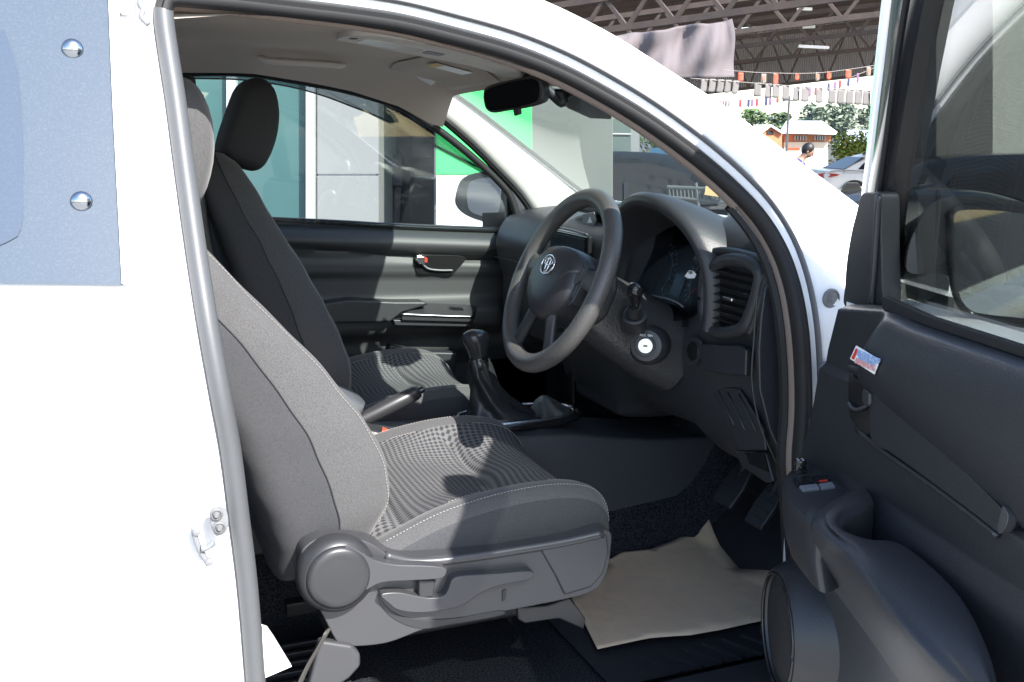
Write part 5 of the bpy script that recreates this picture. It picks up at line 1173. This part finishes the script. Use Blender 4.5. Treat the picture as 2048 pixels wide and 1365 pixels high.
c00, c10, c11, c01 = Tp(960, -25, 24), Tp(2500, -270, 19), Tp(2500, -30, 30), Tp(960, 105, 42)
rows = [[(c00*(1-a)+c10*a)*(1-b)+(c01*(1-a)+c11*a)*b+V(0, 0, .25) for a in np.linspace(0, 1, 24)] for b in np.linspace(0, 1, 24)]
v, f = grid(rows); MB().add(v, f).obj('roof_sheet', m_roof, shed, False)
for b in np.linspace(.02, 1, 14):
    MB().add(*beam(c00*(1-b)+c01*b+V(0, 0, .14), c10*(1-b)+c11*b+V(0, 0, .14), .10, .16)).obj('purlin', rust, shed, False)
for n_, (x0, y0, t0, x1, y1, t1, h) in enumerate(((1040, 84, 18, 1860, -28, 14, .50), (1060, 116, 23, 1860, 16, 19, .62), (1160, 128, 28, 1860, 52, 24.5, .62), (1260, 146, 32, 1860, 86, 29.5, .70), (1240, 206, 37, 1860, 136, 33.5, 1.7))):
    A, B = Tp(x0, y0, t0), Tp(x1, y1, t1); tr_ = MB(); Z_ = V(0, 0, h)
    tr_ = tr_.add(*beam(A, B, .10)).obj('roof_truss', rust, shed, False); MB().add(*beam(A+Z_, B+Z_, .10)).obj('chord', rust, tr_, False); nn_ = 16
    for k in range(nn_+1):
        p = A+(B-A)*k/nn_; MB().add(*beam(p, p+Z_, .055)).obj('upright', rust, tr_, False)
        if k < nn_: q = A+(B-A)*(k+1)/nn_; MB().add(*(beam(p, q+Z_, .06) if k % 2 else beam(p+Z_, q, .06))).obj('brace', rust, tr_, False)
    if n_ == 4: MB().add(*beam(A+Z_*.5, B+Z_*.5, .07)).obj('chord', rust, tr_, False)
A, B = Tp(1240, 204, 37.6), Tp(1900, 128, 34); n_ = 150; dn = np.cross(B-A, V(0, 0, 1)); dn /= np.linalg.norm(dn); bot, top = [], []
for k in range(n_*4):
    p = A+(B-A)*k/(n_*4)+dn*.035*(1 if (k//2) % 2 else -1); bot.append(p); top.append(p+V(0, 0, 2.0))
v, f = grid([bot, top]); MB().add(v, f).obj('back_wall', mat('corrugated sheet wall', (.42, .39, .385), .6), shed, False)
for px_, t_2 in ((1187, 19), (1832, 15)):
    p = Q(px_, LZ, t_2); MB().add(*boxv(p+V(0, 0, 1.7), (.16, .16, 3.4))).obj('post', rust, shed, False)
for k_, (x0, y0, x1, y1, t_2, lab) in enumerate(((1597, 93, 1658, 96, 24, 'white fluorescent tube under the shed roof, the larger lower one'), (1594, 18, 1624, 19, 24, 'small white fluorescent tube high under the shed roof'), (1605, 55, 1630, 54, 26, 'short pale fluorescent tube in the middle of the shed roof'))):
    o = MB().add(*beam(Tp(x0, y0, t_2), Tp(x1, y1, t_2), .07)).obj('tube_light', mat('tube light batten', (.75, .70, .62), .5), None, False, bev=.01); tag(o, lab, 'light', None)
# grey tarpaulin banner
tb_ = []
for i in range(40):
    a = i/39; tx = 1150+a*318; ty0 = 82-a*47+6*math.sin(a*9)**2; ty1 = 166-a*12; r = []
    for j in range(20):
        b = j/19; p = Tp(tx+3*math.sin(b*2)*a, ty0+(ty1-ty0)*b, 12.5)
        r.append(p+FH*(.10*math.sin(a*21)*(1-.55*b)+.05*math.sin(a*47+b*5)*(1-b*.5)+.05*math.sin(a*9+b*7)))
    tb_.append(r)
v, f = grid(tb_); o = MB().add(v, f).obj('tarpaulin_banner', mat('grey mauve tarpaulin', (.125, .108, .114), .9, bump=('n', 8, .3, .02)), None, ang=3)
so2 = o.modifiers.new('t', 'SOLIDIFY'); so2.thickness = .003; tag(o, 'wrinkled grey tarpaulin banner hanging from the shed truss', 'banner')
# bunting: pale strips, orange and small dark pennants, on their cords
pale = mat('pale bunting cloth', (.15, .14, .135), .8); cordm = mat('thin cord', (.25, .22, .2), .8)
def flag(x, y, w, h, t, m, name, lab, group, tip=.0, tw=.3, sway=0):
    s_ = t/2080.; P0 = Tp(x, y, t); a = HR*math.cos(tw)+FH*math.sin(tw); mb = MB(); rows = []
    for j in range(7):
        b = j/6; rows.append([P0+a*(u*w*s_/2/math.cos(tw))+V(0, 0, -b*h*s_*(1+tip*(1-abs(u))*b))+HR*sway*b*b*s_+FH*.004*math.sin(b*3+u*2) for u in (-1, -.5, 0, .5, 1)])
    v, f = grid(rows); o = MB().add(v, f).obj(name, m, None, ang=3); q = o.modifiers.new('t', 'SOLIDIFY'); q.thickness = .0012; tag(o, lab, 'flag', group); return o
C3 = lambda x, y: (1400+x/4.265, 100+y/4.265)
for x, y, h, w in ((40,248,108,58),(110,248,108,58),(180,252,108,56),(245,256,106,56),(310,262,108,56),(495,280,112,62),(585,288,116,60),(650,292,112,62),(735,303,118,62),(825,312,118,62),(900,318,118,72),(1020,326,120,66),(1130,336,116,66),(1205,338,118,70),(1280,342,118,66),(1355,346,116,66),(1424,348,120,66),(1490,350,118,66)):
    X_, Y_ = C3(x, y); flag(X_, Y_, w/4.265, h/4.265, 10.5, pale, 'bunting_strip', 'pale rectangular bunting strip in the long row under the shed eave', 'pale bunting strips', .05, .25+.2*math.sin(x), -3 if x < 400 else 0)
labs = ['orange bunting flag nearest the tarpaulin banner', 'orange bunting flag above the third pale strip', 'small red orange bunting flag between two orange ones', 'orange bunting flag right of the plain white one', 'largest orange bunting flag, above a black pennant']
for (x, y, w, h), lb in zip(((350,195,48,62),(648,200,44,84),(830,200,38,50),(1102,185,40,58),(1268,170,52,62)), labs):
    X_, Y_ = C3(x, y); o = flag(X_, Y_, w/4.265, h/4.265, 11.5, M['orange'], 'orange_flag', lb, 'orange bunting flags', .25, .2)
for (x, y, w, h), lb in zip(((545,205,46,70),(1003,192,38,62),(1440,145,40,70)), ('white bunting flag with a small brown mark, right of the first orange one', 'plain white bunting flag between the two orange ones', 'white bunting flag beside the open door frame')):
    X_, Y_ = C3(x, y); o = flag(X_, Y_, w/4.265, h/4.265, 11.5, mat('cream flag', (.20, .175, .15), .8), 'white_flag', lb, 'white bunting flags', .2, .2)
    c_ = np.array(o.data.vertices[17].co); prism('printed_mark', [c_+HR*a*.025-FH*.012+V(0, 0, b*.03) for a, b in ((-.4,-1),(.8,-.2),(.4,1),(-.8,.6))], -FH*.002, mat('brown print', (.35, .15, .10), .7), o, 0)
dkc = [mat('navy pennant', (.03, .04, .09), .8), mat('maroon pennant', (.28, .035, .05), .8), mat('purple pennant', (.16, .09, .17), .8)]
for k, (x, y, h) in enumerate(((150,430,40),(178,432,42),(198,432,44),(222,432,46),(248,432,42),(345,430,48),(415,422,54),(445,422,50),(487,418,52),(566,402,62),(600,398,62),(662,410,34),(715,418,20),(938,322,62),(988,320,54),(1098,288,50),(1152,275,50),(1195,258,58),(1268,240,58),(1348,200,66))):
    X_, Y_ = C3(x, y); flag(X_, Y_, 5.6 if x > 300 else 3.6, h/4.265, 12.5, dkc[(k*2) % 3], 'small_pennant', 'small dark pennant on the cord strung across the open side of the shed', 'small dark pennants', .3, .2)
for pts, t_2 in ((((1380,157),(1500,166),(1620,175),(1760,183)), 10.5), (((1440,140),(1530,146),(1640,146),(1760,130)), 11.5), (((1420,200),(1520,198),(1600,176),(1680,162),(1760,132)), 12.5)):
    o = (lambda vf: MB().add(*vf).obj('hanging_rope', cordm, None, ang=3))(tubev(cr([Tp(a, b, t_2) for a, b in pts], 30), .004, 5))
    tag(o, {10.5: 'thin cord carrying the row of pale bunting strips', 11.5: 'thin cord carrying the orange and white bunting flags', 12.5: 'thin cord carrying the small dark pennants'}[t_2], 'cord')
# ------------------------------------------------------------------ cars
tyre = mat('tyre rubber', (.02, .02, .02), .8); carglass = mat('dark car glass', (.010, .011, .014), .03, spec=.10); alloy = mat('alloy', (.45, .46, .48), .3, metal=1)
def car(name, label, P, head, paint, kind='saloon', group=None, s=1.):
    th = thing(name, label, 'car', tuple(P), group); ax = V(math.cos(head), math.sin(head), 0); sd = V(-math.sin(head), math.cos(head), 0)
    def c(x, y, z): return P+ax*x*s+sd*y*s+V(0, 0, z*s)
    if kind == 'saloon':
        low = [(0,.42),(.0,.62),(.04,.80),(.10,.96),(.30,1.0),(.75,1.01),(1.2,.99),(2.4,.96),(3.5,.93),(3.9,.88),(4.35,.76),(4.55,.60),(4.58,.40),(4.4,.26),(.2,.28)]
        gh = [(.62,1.0),(1.0,1.20),(1.45,1.38),(1.9,1.455),(2.4,1.46),(2.85,1.40),(3.3,1.20),(3.75,.94)]
        win = [(1.02,1.03),(1.22,1.20),(1.52,1.335),(1.9,1.385),(2.4,1.39),(2.8,1.335),(3.15,1.18),(3.4,1.0),(2.2,1.0)]
    else:
        low = [(0,.5),(.0,.75),(.03,1.0),(.06,1.12),(.5,1.13),(1.5,1.12),(3.4,1.08),(4.2,1.02),(4.55,.9),(4.65,.6),(4.6,.40),(4.4,.32),(.2,.36)]
        gh = [(.06,1.1),(.22,1.5),(.45,1.70),(1.2,1.76),(2.4,1.75),(2.9,1.62),(3.5,1.10)]
        win = [(.35,1.15),(.50,1.55),(1.2,1.64),(2.35,1.63),(2.75,1.52),(3.15,1.14)]
    LW = cr([V(*q, 0) for q in low], 60, True); rows = []
    for y, k in ((-.80,.93),(-.87,.985),(-.895,1.0),(-.885,1.0),(-.6,1.0),(0,1.004),(.6,1.0),(.885,1.0),(.895,1.0),(.87,.985),(.80,.93)): rows.append([c(2.3+(p[0]-2.3)*(k if abs(y) > .7 else 1-.02*abs(y)), y, .66+(p[1]-.66)*k) for p in LW])
    v, f = grid(rows, True, True, True); MB().add(v, f).obj('body', paint, th, ang=.7)
    G = cr([V(*q, 0) for q in gh], 30); rows = []
    for y in (-.80,-.74,-.64,-.56,0,.56,.64,.74,.80):
        r = []
        for p in G:
            hgt = (p[1]-.95)/.5; lim = .84-.24*max(0, hgt); k = abs(y)/.80; r.append(c(p[0], math.copysign(lim*k, y), p[1] - .05*max(0, k-.7)/.3*hgt))
        rows.append(r)
    L_, R_ = [c(p[0], -.85, .94) for p in G], [c(p[0], .85, .94) for p in G]
    v, f = grid([L_]+rows+[R_]); MB().add(v, f).obj('roof', paint, th, ang=.8)
    for sg in (-1, 1):
        prism('side_window', [c(a, sg*(.862-.24*(b-.95)/.5), b) for a, b in win], sd*sg*-.02, carglass, th, .004)
        MB().add(*beam(c(1.95, sg*.855, 1.0), c(2.0, sg*.66, 1.40), .05*s)).obj('door_pillar', M['gloss'], th, False)
        prism('door_handle', [c(a, sg*.905, b) for a, b in ((1.35,.86),(1.6,.86),(1.6,.89),(1.35,.89))], sd*sg*-.03, M['gloss'], th, .004)
        tl = prism('tail_light', [c(a, sg*b, z) for a, b, z in ((-.005,.50,.84),(.02,.80,.80),(.38,.907,.85),(.46,.905,.90),(.10,.86,.93),(-.0,.55,.90))], sd*sg*-.05, M['red'], th, .006)
        prism('head_light', [c(a, sg*b, z) for a, b, z in ((4.50,.55,.66),(4.30,.88,.70),(4.05,.90,.78),(4.45,.58,.74))], sd*sg*-.05, M['wpaper'], th, .006)
        for x_ in (.93, 3.62):
            v, f = lathev(c(x_, sg*.62, .33), sd*sg, [(.20, 0), (.325, .02), (.325, .20), (.30, .225), (.22, .228), (.215, .21), (.0001, .215)], 36); w_ = MB().add([P+(q-P) for q in v], f).obj('wheel', tyre, th, ang=.6)
            v, f = lathev(c(x_, sg*.835, .33), sd*sg, [(.0001, .0), (.21, .0), (.212, .02), (.19, .012), (.05, .02), (.0001, .022)], 30); MB().add(v, f).obj('rim', alloy, w_, ang=.6)
            v, f = lathev(c(x_, sg*.60, .35), sd*sg, [(.0001, .0), (.385, .0), (.385, .297), (.37, .299), (.0001, .28)], 36); MB().add(v, f).obj('wheel_arch', mat('arch black', (.01, .01, .01), .8), th, ang=.6)
    rg = [c(a, y*k, z) for a, z, k in ((.66,1.02,.70),(1.30,1.335,.58)) for y in (-1, 1)]
    if kind != 'saloon': rg = [c(a, y*k, z) for a, z, k in ((.09,1.18,.72),(.27,1.56,.62)) for y in (-1, 1)]
    prism('rear_window', [q+V(0, 0, .012)-ax*.008 for q in (rg[0], rg[1], rg[3], rg[2])], V(0, 0, -.012), carglass, th, .002)
    if kind == 'saloon': prism('roof_fin', [c(1.50, -.02, 1.40), c(1.70, -.02, 1.42), c(1.66, -.02, 1.49), c(1.56, -.02, 1.49)], sd*.04, M['gloss'], th, .004)
    prism('front_window', [c(a, y, z) for a, y, z in ((3.62,-.70,1.02),(3.62,.70,1.02),(2.98,.60,1.37),(2.98,-.60,1.37))] if kind == 'saloon' else [c(a, y, z) for a, y, z in ((3.45,-.72,1.15),(3.45,.72,1.15),(2.95,.6,1.6),(2.95,-.6,1.6))], V(.02, 0, .01), carglass, th, .002)
    prism('number_plate', [c(-.012, a, b) for a, b in ((-.2,.66),(.2,.66),(.2,.76),(-.2,.76))], ax*.01, M['wpaper'], th, .002)
    return th
hd_ = math.atan2(HR[1], HR[0])
car('saloon_car', 'white saloon car with red tail light parked beyond the truck bonnet', Q(1615, LZ-.03, 30), hd_+.12, mat('white car body', (.50, .495, .49), .35, coat=.3))
blk = mat('black car paint', (.010, .011, .013), .12, spec=.3)
car('off_road_car', 'tall black car at the left of the two dark cars through the windshield', Q(900, LZ, 13), hd_+.22, blk, 'suv', 'dark parked cars', 1.03)
car('dark_hatchback', 'low dark saloon car at the right of the two dark cars through the windshield', Q(1345, LZ, 10.5), hd_-.2, mat('dark grey car paint', (.014, .016, .019), .12, spec=.3), 'saloon', 'dark parked cars', 1.06)
car('family_car', 'dark car parked behind the door mirror, seen through the tinted door window', Q(1755, LZ, 11.3), hd_-.05, mat('charcoal car paint', (.016, .018, .022), .15, spec=.35), 'suv', None, 1.04)
# steel crowd barrier in front of the dark cars
bt_ = 6.6; br = thing('crowd_barrier', 'low steel crowd barrier with upright bars in front of the dark cars', 'barrier', tuple(Q(1420, LZ, bt_)), None)
zinc = mat('galvanised tube', (.085, .09, .095), .5)
def bp2(px, py): return Gp(px, py, CAMP+FH*bt_, FH*.92+HR*.39)
MB().add(*tubev([bp2(1335,374), bp2(1420,378), bp2(1520,388)], .010, 8)).obj('top_rail', zinc, br); MB().add(*tubev([bp2(1337,394), bp2(1420,402), bp2(1520,412)], .008, 8)).obj('bottom_rail', zinc, br)
for k in range(24):
    x_ = 1338+k*7.6; MB().add(*tubev([bp2(x_, 375+k*.45), bp2(x_+2, 394+k*.75)], .0042, 6)).obj('bar', zinc, br)
for x_ in (1392, 1452): MB().add(*tubev([bp2(x_, 366), bp2(x_+6, 418), bp2(x_+8, 470)], .009, 8)).obj('leg', zinc, br)
MB().add(*beam(bp2(1410,381)-FH*.02, bp2(1447,386)-FH*.02, .03, .05)).obj('timber', mat('tan timber', (.55, .38, .18), .7), br)
# ------------------------------------------------------------------ people
skin_ = mat('skin', (.32, .19, .13), .6); hair_ = mat('black hair', (.012, .010, .010), .5)
def person(label, P, fwd, joints, shirt, trousers, head, k_=1.):
    joints = {a: tuple(q*k_ for q in b) for a, b in joints.items()}
    # joints: name -> (forward, left, up) ; one skinned body
    th = thing('person', label, 'person', tuple(P)); fw = np.asarray(fwd)/np.linalg.norm(fwd); lf_ = np.cross(V(0, 0, 1), fw)
    w = lambda q: P+fw*q[0]+lf_*q[1]+V(0, 0, q[2])
    names = list(joints); edges = [('pelvis','waist'),('waist','chest'),('chest','neck'),('neck','skull'),('skull','crown')]
    for s_ in 'LR': edges += [('chest','sh'+s_),('sh'+s_,'el'+s_),('el'+s_,'wr'+s_),('wr'+s_,'hand'+s_),('pelvis','hip'+s_),('hip'+s_,'kn'+s_),('kn'+s_,'an'+s_),('an'+s_,'toe'+s_)]
    rad = dict(pelvis=.125, waist=.115, chest=.135, neck=.052, skull=.085, crown=.07); rl = dict(sh=.06, el=.042, wr=.030, hand=.035, hip=.085, kn=.058, an=.040, toe=.035)
    me = bpy.data.meshes.new('body'); me.from_pydata([tuple(w(joints[n])) for n in names], [(names.index(a), names.index(b)) for a, b in edges], [])
    o = bpy.data.objects.new('body', me); COL.objects.link(o)
    sk = o.modifiers.new('skin', 'SKIN'); sk.use_smooth_shade = True
    for i, n in enumerate(names):
        r = rad.get(n, rl.get(n[:-1], .05)); me.skin_vertices[0].data[i].radius = (r, r*.85 if n in ('chest', 'pelvis', 'waist') else r); me.skin_vertices[0].data[i].use_root = n == 'pelvis'
    sb2 = o.modifiers.new('s', 'SUBSURF'); sb2.levels = 2; sb2.render_levels = 2
    bpy.context.view_layer.update(); dg = bpy.context.evaluated_depsgraph_get(); m2 = bpy.data.meshes.new_from_object(o.evaluated_get(dg)); bpy.data.objects.remove(o)
    for q in (skin_, shirt, trousers): m2.materials.append(q)
    J = [(n, w(joints[n])) for n in names]
    for p in m2.polygons:
        c_ = np.array(p.center); n = min(J, key=lambda a: np.linalg.norm(a[1]-c_))[0]
        p.material_index = 0 if n[:2] in ('sk', 'cr', 'wr', 'ha', 'ne') else (1 if n[:2] in ('wa', 'ch', 'sh', 'el') else 2); p.use_smooth = True
    b = bpy.data.objects.new('body', m2); COL.objects.link(b); par(b, th)
    up = w(joints['crown'])-w(joints['neck']); up /= np.linalg.norm(up); f2 = np.asarray(head)/np.linalg.norm(head); f2 = f2-up*np.dot(f2, up); f2 /= np.linalg.norm(f2); l2 = np.cross(up, f2); hc_ = w(joints['skull'])+up*.05
    def ov(c, a, b_, d, nm, m, nn=18, cut=None):
        v = []; rows = []
        for i in np.linspace(.02, math.pi-.02, nn): rows.append([c+f2*a*math.sin(i)*math.cos(t)+l2*b_*math.sin(i)*math.sin(t)+up*d*math.cos(i) for t in np.linspace(0, 2*math.pi, 24, endpoint=False)])
        v, f = grid(rows, True, True, True); MB().add(v, f).obj(nm, m, b if nm != 'hair' else th, ang=3)
    ov(hc_, .098, .076, .118, 'face', skin_); ov(hc_+f2*.10-up*.012, .018, .014, .022, 'nose', skin_); ov(hc_+f2*.084-up*.055, .014, .026, .008, 'mouth', mat('lips', (.30, .10, .09), .5))
    for s_ in (-1, 1): ov(hc_+f2*.086+l2*.032*s_+up*.014, .012, .014, .009, 'eye', mat('eye', (.02, .02, .02), .2)); ov(hc_+l2*.078*s_-f2*.005, .018, .010, .030, 'ear', skin_)
    ov(hc_-f2*.022+up*.026, .104, .088, .118, 'hair', hair_)
    return th
lean = dict(pelvis=(-.10,0,.88), waist=(-.02,0,1.06), chest=(.10,0,1.26), neck=(.17,0,1.37), skull=(.22,0,1.43), crown=(.25,0,1.51), shL=(.12,.18,1.32), elL=(.24,.24,1.02), wrL=(.44,.20,.98), handL=(.52,.19,.97), shR=(.12,-.18,1.32), elR=(.26,-.24,1.02), wrR=(.46,-.19,.98), handR=(.54,-.18,.97), hipL=(-.08,.10,.82), knL=(-.02,.11,.45), anL=(-.08,.11,.08), toeL=(.08,.12,.03), hipR=(-.08,-.10,.82), knR=(.02,-.11,.45), anR=(-.04,-.11,.08), toeR=(.12,-.12,.03))
person('person with short black hair in a blue shirt leaning forward beside the white car', Q(1573, LZ, 18), HR*.9-FH*.4, lean, mat('blue shirt', (.012, .035, .22), .8), mat('dark trousers', (.03, .03, .04), .8), HR*.8-FH*.2-V(0, 0, .35), 1.175)
crouch = dict(pelvis=(-.25,0,.42), waist=(-.18,0,.58), chest=(-.02,0,.80), neck=(.08,0,.94), skull=(.12,0,1.02), crown=(.16,0,1.10), shL=(0,.18,.86), elL=(.20,.24,.66), wrL=(.42,.16,.62), handL=(.50,.14,.62), shR=(0,-.18,.86), elR=(.20,-.24,.66), wrR=(.42,-.16,.62), handR=(.50,-.14,.62), hipL=(-.20,.10,.40), knL=(.22,.16,.50), anL=(.0,.14,.09), toeL=(.18,.15,.03), hipR=(-.20,-.10,.40), knR=(.22,-.16,.50), anR=(.0,-.14,.09), toeR=(.18,-.15,.03))
person('person with dark hair crouching low in front of the rear wheel of the white car', Q(1682, LZ, 14), HR*.6+FH*.7, crouch, mat('black shirt', (.02, .02, .025), .8), mat('grey trousers', (.06, .06, .07), .8), HR*.5+FH*.3-V(0, 0, .4), 1.16)
leafy('broadleaf_tree', 'leafy green tree behind the pickup, visible only in the far door mirror', 200, 9, .6, 2.4, 2.6, GR, 2500, .08, None, 19, .09)
nb = thing('service_building', 'grey column and pale wall of a service building, seen through the tinted door window', 'building', tuple(Q(1990, LZ, 10)))
prism('column', [Fp(1872, -40, 14), Fp(1984, -40, 14), Fp(1984, 560, 14), Fp(1872, 560, 14)], FH*.5, mat('grey rendered column', (.13, .125, .12), .8), nb, .01)
prism('wall', [Fp(1984.5, -40, 14.2), Fp(2600, -40, 14.2), Fp(2600, 560, 14.2), Fp(1984.5, 560, 14.2)], FH*.4, mat('pale building wall', (.50, .51, .47), .8), nb, .01)
# PART6
